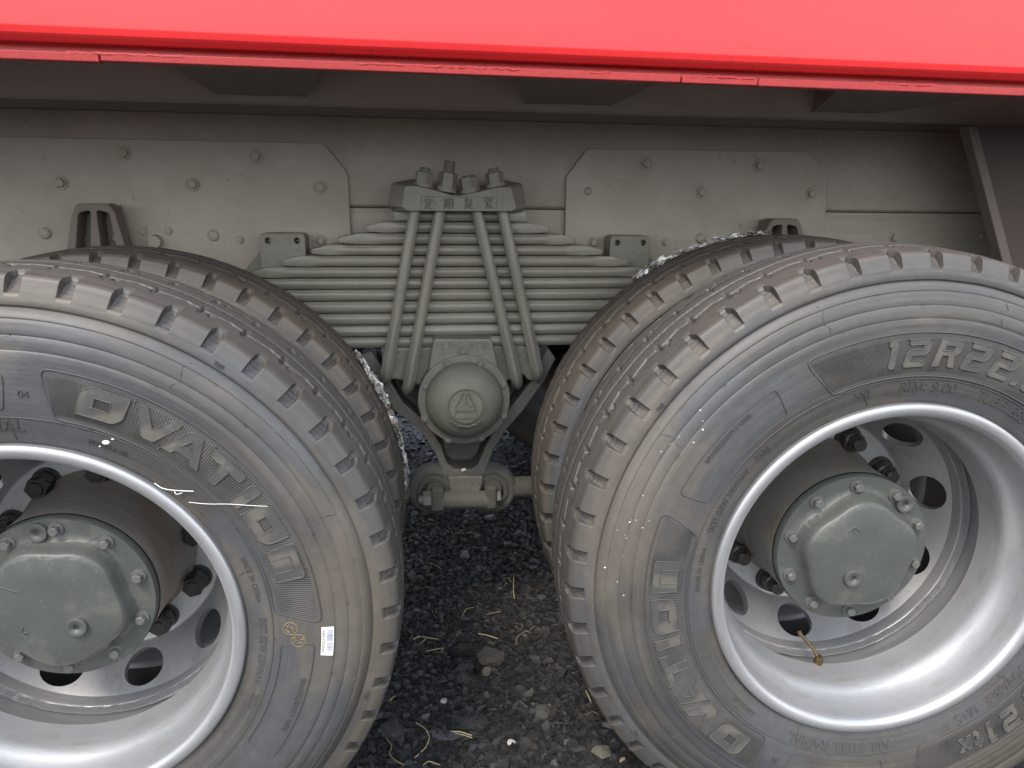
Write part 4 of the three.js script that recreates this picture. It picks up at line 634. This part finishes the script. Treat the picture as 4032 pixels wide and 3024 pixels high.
  part('web', [ext(poly(O), 0.016, -0.812, 0.002)], M.bracket, br); part('back_housing', [cylZ(0.085, 0.098, 0.05, cx, cy - 0.045, -0.795, 40)], M.rustShade, br);
  part('cross_tube', [rod(V3(-0.052, 0.401, -0.698), V3(0.079, 0.396, -0.698), 0.0235, 28), ext(roundPoly([[-0.030, 0.462], [0.062, 0.460], [0.049, 0.398], [-0.020, 0.400]], 0.006), 0.03, -0.728, 0.004)], M.bracket, br);
  const fork = (x, w) => part('fork_end', [box(w, 0.064, 0.05, x, 0.4085, -0.700, 0.008), cylZ(0.022, 0.022, 0.05, x + (x < 0 ? -0.006 : 0.006), 0.425, -0.75, 24)], M.bracket, br); fork(-0.0565, 0.032); fork(0.0800, 0.028);
  const hx = (x, r, l) => { const g = hexG(r, r, l); g.rotateZ(Math.PI / 2); g.rotateX(0.3); g.translate(x, 0.4065, -0.690); return g; };
  part('bracket_bolt', [hx(-0.0830, 0.0215, 0.020), rod(V3(-0.104, 0.4065, -0.690), V3(-0.093, 0.4065, -0.690), 0.0125)], M.castbolt, br); part('bracket_bolt', [hx(0.0995, 0.0150, 0.010)], M.castbolt, br);
  for (const [x, y, s] of [[-0.066, 0.414, -1], [0.086, 0.409, 1]]) {
    const eye = latheZ([[0.030, 0.022], [0.036, 0.026], [0.041, 0.026], [0.043, 0.020], [0.047, 0.020], [0.050, 0.024], [0.058, 0.022], [0.0655, 0.014], [0.0670, 0.0], [0.0655, -0.02], [0.055, -0.03]].reverse(), 64); eye.translate(x, y, -0.742);
    const t = part('torque_rod', [eye, rod(V3(x + s * 0.05, y - 0.002, -0.748), V3(x + s * 0.115, y - 0.004, -0.75), 0.028, 24), rod(V3(x + s * 0.112, y - 0.004, -0.75), V3(x + s * 0.60, y - 0.02, -0.77), 0.032, 24)], M.bracket, truck, s < 0 ? 'left torque rod eye' : 'right torque rod eye and bar');
    part('rubber_bush', [cylZ(0.036, 0.033, 0.04, x, y, -0.76, 40)], M.dark, t);
  }
  // a scrap of pale card lying in the bracket
  { const g = box(0.011, 0.007, 0.0012, 0.0118, 0.4735, -0.7120, 0.0004); g.translate(-0.0118, -0.4735, 0.7120); g.rotateZ(0.25); g.rotateX(-0.5); g.translate(0.0118, 0.4735, -0.7160); const m = new THREE.Mesh(prep(g), new THREE.MeshStandardMaterial({ color: 0xd9c8ae, roughness: 0.7 })); m.name = 'card_scrap'; tag(m, 'tiny pale scrap lying in the bottom of the V bracket', 'scrap'); scene.add(m); }
  // axle beams between the wheels
  for (const [x, y] of [[-0.668, 0.515], [0.685, 0.545]]) part('axle', [cylZ(0.085, 0.085, 1.5, x, y, -1.98, 32), cylZ(0.17, 0.17, 0.30, x, y, -1.38, 40)], M.dark, truck);
}

// ---------------------------------------------------------------- GROUND AND GRAVEL
const PIT = [[0.010, -0.632, 0.052, 0.034, 0.20], [-0.045, -0.580, 0.032, 0.022, 0.12], [0.034, -0.560, 0.010, 0.030, 0.05]];
function groundY(x, z) {
  let y = 0.0237 * clamp(x, -6, 6) + 0.010 * (vnoise(x * 3 + 40, z * 3 + 40, 0, 0, 71) - 0.5) + 0.006 * (vnoise(x * 11 + 40, z * 11 + 40, 0, 0, 73) - 0.5);
  for (const [px, pz, rx, rz, d] of PIT) { const q = Math.hypot((x - px) / rx, (z - pz) / rz); y -= d * (1 - sstep(0.70, 1.08, q)); } return y;
}
{
  const n = 340, pos = [], id = [], f = t => { const s = t * 2 - 1; return Math.sign(s) * (0.9 * Math.abs(s) + 90 * Math.pow(Math.abs(s), 9)); };
  for (let j = 0; j <= n; j++) for (let i = 0; i <= n; i++) { const x = 0.05 + f(i / n), z = -0.6 + f(j / n) * 1.1; pos.push(x, groundY(x, z), z); }
  for (let j = 0; j < n; j++) for (let i = 0; i < n; i++) { const a = j * (n + 1) + i, b = a + 1, c = a + n + 1, d = c + 1; id.push(a, c, b, b, c, d); }
  const g = new THREE.BufferGeometry(); g.setAttribute('position', new THREE.Float32BufferAttribute(pos, 3)); g.setIndex(id); g.computeVertexNormals(); triUV(g);
  const m = new THREE.Mesh(g, new THREE.MeshStandardMaterial({ map: rep(tex(512, 512, (u, v) => { const a = fbm(u, v, 40, 40, 4, 131), b = fbm(u, v, 6, 6, 4, 133); return lerp3([0.012, 0.012, 0.012], [0.055, 0.053, 0.050], a * b * 1.8); }, true), 2.2, 2.2), roughness: 0.95, bumpMap: rep(castBump, 6, 6), bumpScale: 0.006 }));  // whole sheet coloured darker so the pit walls look shaded
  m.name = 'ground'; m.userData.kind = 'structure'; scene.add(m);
}
function chip(seed, fx, fy, fz) { // angular broken stone
  const r = rng(seed), pts = []; for (let i = 0; i < 13; i++) { const t = r() * Math.PI * 2, c = r() * 2 - 1, s = Math.sqrt(1 - c * c), k = 0.75 + 0.35 * r(); pts.push(V3(s * Math.cos(t) * fx * k, c * fy * k, s * Math.sin(t) * fz * k)); }
  return metre(new ConvexGeometry(pts));
}
{
  const shapes = [chip(1, 1, 0.36, 0.62), chip(2, 1, 0.45, 0.50), chip(3, 1, 0.28, 0.75), chip(4, 1, 0.5, 0.8), chip(5, 1, 0.30, 0.42), chip(6, 1, 0.4, 0.6)];
  const mat = new THREE.MeshStandardMaterial({ color: 0xffffff, roughness: 0.48, bumpMap: rep(castBump, 1, 1), bumpScale: 0.02 });
  const field = new THREE.Group(); field.name = 'gravel'; tag(field, 'loose black crushed slate gravel covering the ground', 'gravel', null, 'stuff'); scene.add(field);
  const r = rng(2024), per = 16500, mtx = new THREE.Matrix4(), q = new THREE.Quaternion(), e = new THREE.Euler(), c = new THREE.Color();
  shapes.forEach((s, k) => {
    const im = new THREE.InstancedMesh(s, mat, per); im.name = numbered('gravel_chips'); im.userData.kind = 'stuff';
    for (let i = 0; i < per; i++) {
      let x, z; const far = i > per * 0.80;
      if (!far) { x = -0.62 + 1.30 * r(); z = -1.75 + 1.95 * Math.pow(r(), 0.75); } else if (i > per * 0.93) { x = 0.7 + 1.0 * r(); z = -0.25 + 0.6 * r(); } else { x = -1.6 + 3.2 * r(); z = -3.6 + 2.4 * r(); }
      const t = r(); let a = t < 0.68 ? 0.0038 + 0.0050 * r() : t < 0.975 ? 0.0080 + 0.0070 * r() : 0.014 + 0.010 * r(); if (far) a *= 1.4;
      const pit = PIT.some(p => Math.hypot((x - p[0]) / (p[2] + a * 0.5), (z - p[1]) / (p[3] + a * 0.5)) < 0.95); if (pit) { x = -1.6 + 3.2 * r(); z = -3.3 - 0.3 * r(); }
      e.set((r() - 0.5) * 1.25, r() * 6.283, (r() - 0.5) * 1.25); q.setFromEuler(e);
      const lift = a * 0.22 * (r() * 1.6) + (t < 0.8 ? 0.0035 * r() : 0.001);
      mtx.compose(V3(x, groundY(x, z) + lift, z), q, V3(a, a * (0.8 + 0.5 * r()), a)); im.setMatrixAt(i, mtx);
      const v = r(), b = v < 0.80 ? 0.034 + 0.070 * r() : v < 0.988 ? 0.095 + 0.09 * r() : 0.20 + 0.14 * r(), w = r() - 0.5; c.setRGB(b * (1.0 + 0.14 * w), b * (1 + 0.04 * w), b * (1.02 - 0.14 * w)); im.setColorAt(i, c);
    }
    im.instanceMatrix.needsUpdate = true; im.instanceColor.needsUpdate = true; field.add(im);
  });
}
// single stones one can point at
function stone(name, label, x, z, sx, sy, sz, turn, rgb, seed, category = 'stone', lift = 0.3, group) {
  const r = rng(seed), pts = []; for (let i = 0; i < 26; i++) { const t = r() * Math.PI * 2, c = r() * 2 - 1, s = Math.sqrt(1 - c * c), k = 0.82 + 0.2 * r(); pts.push(V3(s * Math.cos(t) * k, c * k, s * Math.sin(t) * k)); }
  const g = metre(new ConvexGeometry(pts)); g.scale(sx, sy, sz); g.computeVertexNormals();
  const m = new THREE.Mesh(g, new THREE.MeshStandardMaterial({ map: rep(tex(64, 64, (u, v) => { const a = fbm(u, v, 6, 6, 4, seed); return rgb.map(q => q * (0.7 + 0.6 * a)); }, true), 1, 1), roughness: 0.85, bumpMap: rep(castBump, 0.6, 0.6), bumpScale: 0.05 * sx }));
  m.name = numbered(name); m.position.set(x, groundY(x, z) + sy * lift + 0.002, z); m.rotation.y = turn; tag(m, label, category, group); scene.add(m); return m;
}
stone('slate_slab', 'large brown grey slab standing right of the dark hole', 0.072, -0.585, 0.038, 0.022, 0.052, 0.3, [0.046, 0.042, 0.038], 301, 'stone', 0.25);
stone('slate_slab', 'flat dark slab at the lower left rim of the hole', 0.000, -0.556, 0.030, 0.007, 0.022, 0.5, [0.034, 0.034, 0.034], 302, 'stone', 0.7);
stone('slate_slab', 'grey slab lying just below the slab at the rim of the hole', -0.006, -0.520, 0.030, 0.008, 0.024, 2.2, [0.038, 0.038, 0.038], 303, 'stone', 0.5);
stone('slate_slab', 'broad flat slab at the centre front of the gravel', 0.014, -0.368, 0.050, 0.007, 0.036, 0.2, [0.036, 0.036, 0.037], 304, 'stone', 0.4);
stone('slate_slab', 'pale grey slab partly buried beside the curved root', -0.058, -0.330, 0.055, 0.010, 0.022, -0.25, [0.075, 0.078, 0.084], 305, 'stone', 0.2);
stone('slate_slab', 'rounded grey slab near the right front tyre', 0.165, -0.368, 0.028, 0.011, 0.025, 0.9, [0.050, 0.050, 0.049], 306, 'stone', 0.4);
stone('slate_slab', 'large dark slab against the left front tyre', -0.172, -0.365, 0.034, 0.010, 0.045, 0.4, [0.036, 0.036, 0.037], 311, 'stone', 0.4);
stone('pebble', 'white pebble in two lumps left of centre', -0.055, -0.436, 0.0105, 0.008, 0.0095, 0, [0.36, 0.35, 0.33], 321, 'pebble', 0.8);
stone('pebble', 'brightest white pebble at the front centre', 0.084, -0.282, 0.0120, 0.009, 0.010, 1, [0.42, 0.41, 0.38], 322, 'pebble', 0.8);
stone('pebble', 'small white pebble left of the two lump pebble', -0.085, -0.428, 0.0050, 0.004, 0.005, 0.4, [0.30, 0.29, 0.27], 323, 'pebble', 0.9);
stone('pebble', 'tan pebble by the right tyre at the bottom edge', 0.307, -0.198, 0.010, 0.008, 0.008, 0.7, [0.24, 0.18, 0.11], 324, 'pebble', 0.8);
stone('pebble', 'grey buff stone with tan patches at the lower right', 0.271, -0.228, 0.024, 0.014, 0.021, 0.2, [0.10, 0.092, 0.072], 325, 'pebble', 0.5);
stone('pebble', 'buff stone resting on the front of the large slab', 0.054, -0.527, 0.0175, 0.012, 0.015, 1.1, [0.085, 0.076, 0.062], 326, 'pebble', 0.8);

// dry straws, one by one
{
  const mS = [0x9a8a63, 0x83714f, 0xb5a882, 0x6c5e43].map(c => new THREE.MeshStandardMaterial({ color: c, roughness: 0.7 })), r = rng(88);
  const stalk = (pts, rad) => { const P = []; pts.forEach(([x, z], i) => { const k = i / Math.max(1, pts.length - 1); P.push(V3(x, groundY(x, z) + 0.008 + 0.004 * Math.sin(k * 3.1) + 0.002 * r(), z)); }); if (P.length === 2) P.splice(1, 0, P[0].clone().lerp(P[1], 0.5).add(V3(0.001, 0.002, 0.001))); const c = new THREE.CatmullRomCurve3(P, false, 'catmullrom', 0.15); return new THREE.TubeGeometry(c, 14, rad * 0.8, 5, false); };
  const straw = (label, lines, rad = 0.0011, mat = 0, name = 'straw', cat = 'straw') => { const m = new THREE.Mesh(merge(lines.map((l, i) => stalk(l, rad * (i ? 0.8 : 1)))), mS[mat]); m.name = numbered(name); tag(m, label, cat, name === 'straw' ? 'dry straws on the gravel' : null); scene.add(m); };
  straw('forked straw below the left torque rod eye', [[[-0.087, -1.087], [-0.069, -1.079], [-0.04, -1.05]], [[-0.085, -1.037], [-0.069, -1.079]]], 0.0013);
  straw('kinked straw in the shade below the V bracket', [[[0.075, -1.052], [0.084, -1.039], [0.096, -1.004]]]);
  straw('long upright looking straw left of the right tyre', [[[0.183, -0.981], [0.168, -0.878], [0.167, -0.844]]], 0.0014, 2);
  straw('two short bent straws beside the long upright straw', [[[0.16, -0.961], [0.169, -0.936]], [[0.145, -0.917], [0.157, -0.943]]]);
  straw('thin flat straw across the middle of the gravel', [[[0.016, -0.906], [0.057, -0.899]]], 0.0009, 3);
  straw('small hooked straw left of the centre', [[[-0.024, -0.846], [-0.011, -0.85], [-0.007, -0.872]], [[-0.033, -0.879], [-0.029, -0.861]]], 0.0010);
  straw('pair of tiny standing straws by the left tyre', [[[-0.075, -0.831], [-0.074, -0.811]], [[-0.068, -0.834], [-0.062, -0.809]]], 0.0009);
  straw('straw bent at a right angle behind the hole', [[[0.008, -0.778], [0.023, -0.809], [0.06, -0.822]]], 0.0013, 0);
  straw('dark thin straw with a kink left of the bent straw', [[[-0.021, -0.815], [-0.014, -0.79], [-0.005, -0.78]]], 0.0008, 3);
  straw('straight yellow straw right of the bent straw', [[[0.078, -0.776], [0.12, -0.787]]], 0.0014, 0);
  straw('thin straw standing up left of the bent straw', [[[-0.05, -0.775], [-0.045, -0.814]]], 0.0008, 0);
  straw('long pale straw with a side sprig at the left', [[[-0.128, -0.695], [-0.107, -0.697], [-0.061, -0.683]], [[-0.126, -0.691], [-0.111, -0.71]], [[-0.109, -0.668], [-0.094, -0.69]]], 0.0013, 2);
  straw('pale straw just left of the dark hole', [[[-0.093, -0.635], [-0.054, -0.637], [-0.049, -0.631]]], 0.0011, 2);
  straw('short straw slanting above the dark hole', [[[-0.057, -0.695], [-0.041, -0.707]]], 0.0009, 0);
  straw('thick pale straw just above the large slab', [[[0.047, -0.69], [0.069, -0.674], [0.097, -0.658]]], 0.0016, 2);
  straw('long zigzag straw at the right behind the slab', [[[0.141, -0.63], [0.15, -0.66], [0.177, -0.685], [0.185, -0.68]], [[0.186, -0.687], [0.201, -0.7], [0.217, -0.686]]], 0.0010, 0);
  straw('curled straw against the right front tyre', [[[0.282, -0.426], [0.281, -0.409], [0.283, -0.392], [0.284, -0.379]]], 0.0014, 2);
  straw('short pale straw against the left front tyre', [[[-0.182, -0.453], [-0.169, -0.469]]], 0.0013, 2);
  straw('thick white straw lying doubled at the front', [[[-0.044, -0.338], [-0.024, -0.331], [0.001, -0.32]], [[-0.041, -0.335], [0.002, -0.313]]], 0.0015, 2);
  straw('long curved root at the front left', [[[-0.122, -0.377], [-0.099, -0.351], [-0.091, -0.321], [-0.1, -0.295], [-0.123, -0.272]]], 0.0017, 0, 'root', 'root');
  straw('wavy orange brown twig at the bottom left corner of the gravel', [[[-0.186, -0.338], [-0.172, -0.31], [-0.176, -0.284], [-0.162, -0.264], [-0.144, -0.255]]], 0.0015, 1, 'twig', 'twig');
  straw('arched straw cut by the bottom edge', [[[-0.107, -0.25], [-0.094, -0.255], [-0.071, -0.245]]], 0.0014, 0);
  straw('long flat straw far back in the shade', [[[0.006, -1.283], [0.029, -1.291], [0.084, -1.289]]], 0.0014, 0);
  straw('brown bent stem far back at the left', [[[-0.099, -1.426], [-0.063, -1.381], [-0.043, -1.365], [-0.039, -1.321]]], 0.0014, 3);
  straw('slanting straw far back at the right', [[[0.184, -1.336], [0.225, -1.368]]], 0.0013, 3);
  straw('tuft of straw directly below the cross tube', [[[-0.025, -1.496], [0.011, -1.49]], [[0.07, -1.495], [0.086, -1.464]], [[0.06, -1.50], [0.075, -1.47]]], 0.0013, 0);
  straw('hooked straw against the right inner tyre', [[[0.263, -1.291], [0.273, -1.328]]], 0.0013, 0);
  straw('upright straw in front of the right torque rod', [[[0.127, -1.252], [0.125, -1.211]]], 0.0012, 0);
  const bits = []; for (let i = 0; i < 90; i++) { const x = -0.3 + 0.6 * r(), z = -1.75 + 1.5 * r(), a = r() * 6.28, l = 0.004 + 0.010 * r() * r() + (r() < 0.12 ? 0.014 : 0); bits.push(stalk([[x, z], [x + l * Math.cos(a), z + l * Math.sin(a)], [x + l * 1.6 * Math.cos(a + 0.4), z + l * 1.6 * Math.sin(a + 0.4)]], 0.0005 + 0.0004 * r())); }
  const sb = new THREE.Mesh(merge(bits), mS[1]); sb.name = 'straw_litter'; tag(sb, 'scattered tiny straw fragments among the gravel chips', 'straw litter', null, 'stuff'); scene.add(sb);
  const gb = new THREE.Mesh(merge([stalk([[1.03, 0.015], [1.05, 0.04], [1.06, 0.09]], 0.002)]), new THREE.MeshStandardMaterial({ color: 0x8fae62, roughness: 0.6 })); gb.name = 'grass_blade'; tag(gb, 'single pale green grass blade at the bottom right corner', 'grass blade'); scene.add(gb);
}

// ---------------------------------------------------------------- torn foil stuck to the inner tyres
{
  const foil = (C, N0, a0, a1, seed, label, big, band) => {
    const N = V3(...N0).normalize(), X = V3(1, 0, 0).addScaledVector(N, -N.x).normalize(), Y = N.clone().cross(X), B = new THREE.Matrix4().makeBasis(X, Y, N).setPosition(...C);
    const r = rng(seed), sets = [[], [], [], []];
    const at = (a, rr, z) => V3(rr * Math.cos(a * D2R), rr * Math.sin(a * D2R), z).applyMatrix4(B);
    const shred = (a, z, s, set) => { // crumpled little sheet
      const n = 3, g = [], rr = 0.5375 - 0.0085 * Math.pow(Math.min(0.12, Math.abs(z - IZ)) / 0.1, 2.2), da = (r() - 0.5) * 1.2; for (let i = 0; i <= n; i++) for (let j = 0; j <= n; j++) g.push(at(a + (i / n - 0.5) * s * 170 * (0.6 + r() * 0.6) + (j / n) * da, rr + 0.0012 + r() * s * 0.75, z + (j / n - 0.5) * s * (0.7 + r() * 0.7)));
      for (let i = 0; i < n; i++) for (let j = 0; j < n; j++) { const q = [g[i * 4 + j], g[i * 4 + j + 1], g[i * 4 + j + 5], g[i * 4 + j + 4]]; for (const v of [q[0], q[1], q[2], q[0], q[2], q[3]]) sets[set].push(v.x, v.y, v.z); } };
    const n = 340; for (let i = 0; i < n; i++) { const a = mix(a0, a1, (i + r()) / n), w0 = band(a), z = mix(w0[0], w0[1], r()), t = r(); shred(a, z, 0.007 + 0.011 * r() * r(), t < 0.46 ? 0 : t < 0.66 ? 1 : t < 0.74 ? 2 : 3); }
    for (const [a, z, s] of big) { for (let q = 0; q < 5; q++) shred(a + (r() - 0.5) * 2.5, z + (r() - 0.5) * 0.012, s * (0.6 + 0.5 * r()), q % 4 === 3 ? 3 : 0); }
    const o = new THREE.Group(); o.name = numbered('torn_foil'); tag(o, label, 'torn foil'); scene.add(o);
    const mats = [new THREE.MeshStandardMaterial({ color: 0xb9bab7, metalness: 0.55, roughness: 0.42 }), new THREE.MeshStandardMaterial({ color: 0x4a443c, roughness: 0.7 }), new THREE.MeshStandardMaterial({ color: 0x8d7a62, roughness: 0.7 }), new THREE.MeshStandardMaterial({ color: 0xdcdcd6, roughness: 0.5 })];
    const nm = ['silver_shreds', 'dark_shreds', 'tan_shreds', 'white_shreds'];
    sets.forEach((p, i) => { const g = new THREE.BufferGeometry(); g.setAttribute('position', new THREE.Float32BufferAttribute(p, 3)); g.computeVertexNormals(); const m = new THREE.Mesh(triUV(g), mats[i]); mats[i].side = THREE.DoubleSide; m.name = numbered(nm[i]); m.userData.kind = 'stuff'; o.add(m); });
  };
  foil(CL, NL, 35, -9, 12, 'torn silver foil band hanging off the left inner tyre beside the V bracket', [[27, -0.47, 0.024], [24.5, -0.475, 0.026], [18, -0.50, 0.017], [13.5, -0.50, 0.018], [3, -0.56, 0.024], [0.5, -0.565, 0.024], [-2, -0.565, 0.016], [-5, -0.565, 0.014]], a => a > 12 ? [-0.47, -0.565] : a > 5 ? [-0.51, -0.568] : [-0.545, -0.57]);
  foil(CR, NR_, 125, 92, 14, 'torn silver foil band on top of the right inner tyre below the bolted plate', [[121, -0.535, 0.020], [118.5, -0.535, 0.020], [104, -0.555, 0.018], [96, -0.56, 0.022]], () => [-0.520, -0.568]);
}
// glinting plastic threads and white flecks stuck on the outer tyres
{
  const white = new THREE.MeshStandardMaterial({ color: 0xf2f0e8, roughness: 0.35 });
  const thr = (w, list, name, lab) => { const m = part(name, list.map(([p, rad]) => arcLine(p.map(([a, r, l]) => onWall(a, r, l)), rad)), white, w, lab); return m; };
  thr(wheelL, [[[[50.5, 0.303, 0.002], [48, 0.306, 0.006], [45, 0.317, 0.005], [42, 0.332, 0.002]], 0.0006], [[[45.6, 0.314, 0.004], [44.5, 0.313, 0.008], [43.6, 0.318, 0.002]], 0.0005]], 'plastic_thread', 'white plastic thread on the tyre wall');
  thr(wheelL, [[[[40.7, 0.313, 0.003], [37.5, 0.333, 0.004], [34.5, 0.357, 0.003], [31.5, 0.381, 0.003], [29.2, 0.401, 0.002]], 0.0004]], 'plastic_thread', 'white plastic thread on the tyre wall');
  const r = rng(19), fl = []; for (let i = 0; i < 20; i++) { const k = r(), a = mix(140, 184, k) + (r() - 0.5) * 4, rr = mix(0.43, 0.465, k) + (r() - 0.5) * 0.05, s = 0.0005 + 0.0011 * r() * r(), p = onWall(a, Math.min(rr, 0.486), 0.0004), g = new THREE.IcosahedronGeometry(s, 0); g.scale(1 + r(), 1, 0.5); g.translate(p.x, p.y, p.z); fl.push(g); }
  part('white_flecks', fl, white, wheelR, 'white paint flecks').userData.kind = 'stuff';
  const f2 = []; for (const [a, rr] of [[65.2, 0.3295], [64.0, 0.3385], [66.2, 0.3205]]) { const p = onWall(a, rr, 0.0006), g = new THREE.IcosahedronGeometry(rr === 0.3295 ? 0.0032 : 0.0012, 1); g.scale(1.6, 1, 0.5); g.translate(p.x, p.y, p.z); f2.push(g); } part('white_flecks', f2, white, wheelL, 'white paint flecks').userData.kind = 'stuff';
}

scene.traverse(o => { if (o.isMesh) { o.castShadow = true; o.receiveShadow = true; } });
renderer.render(scene, camera);
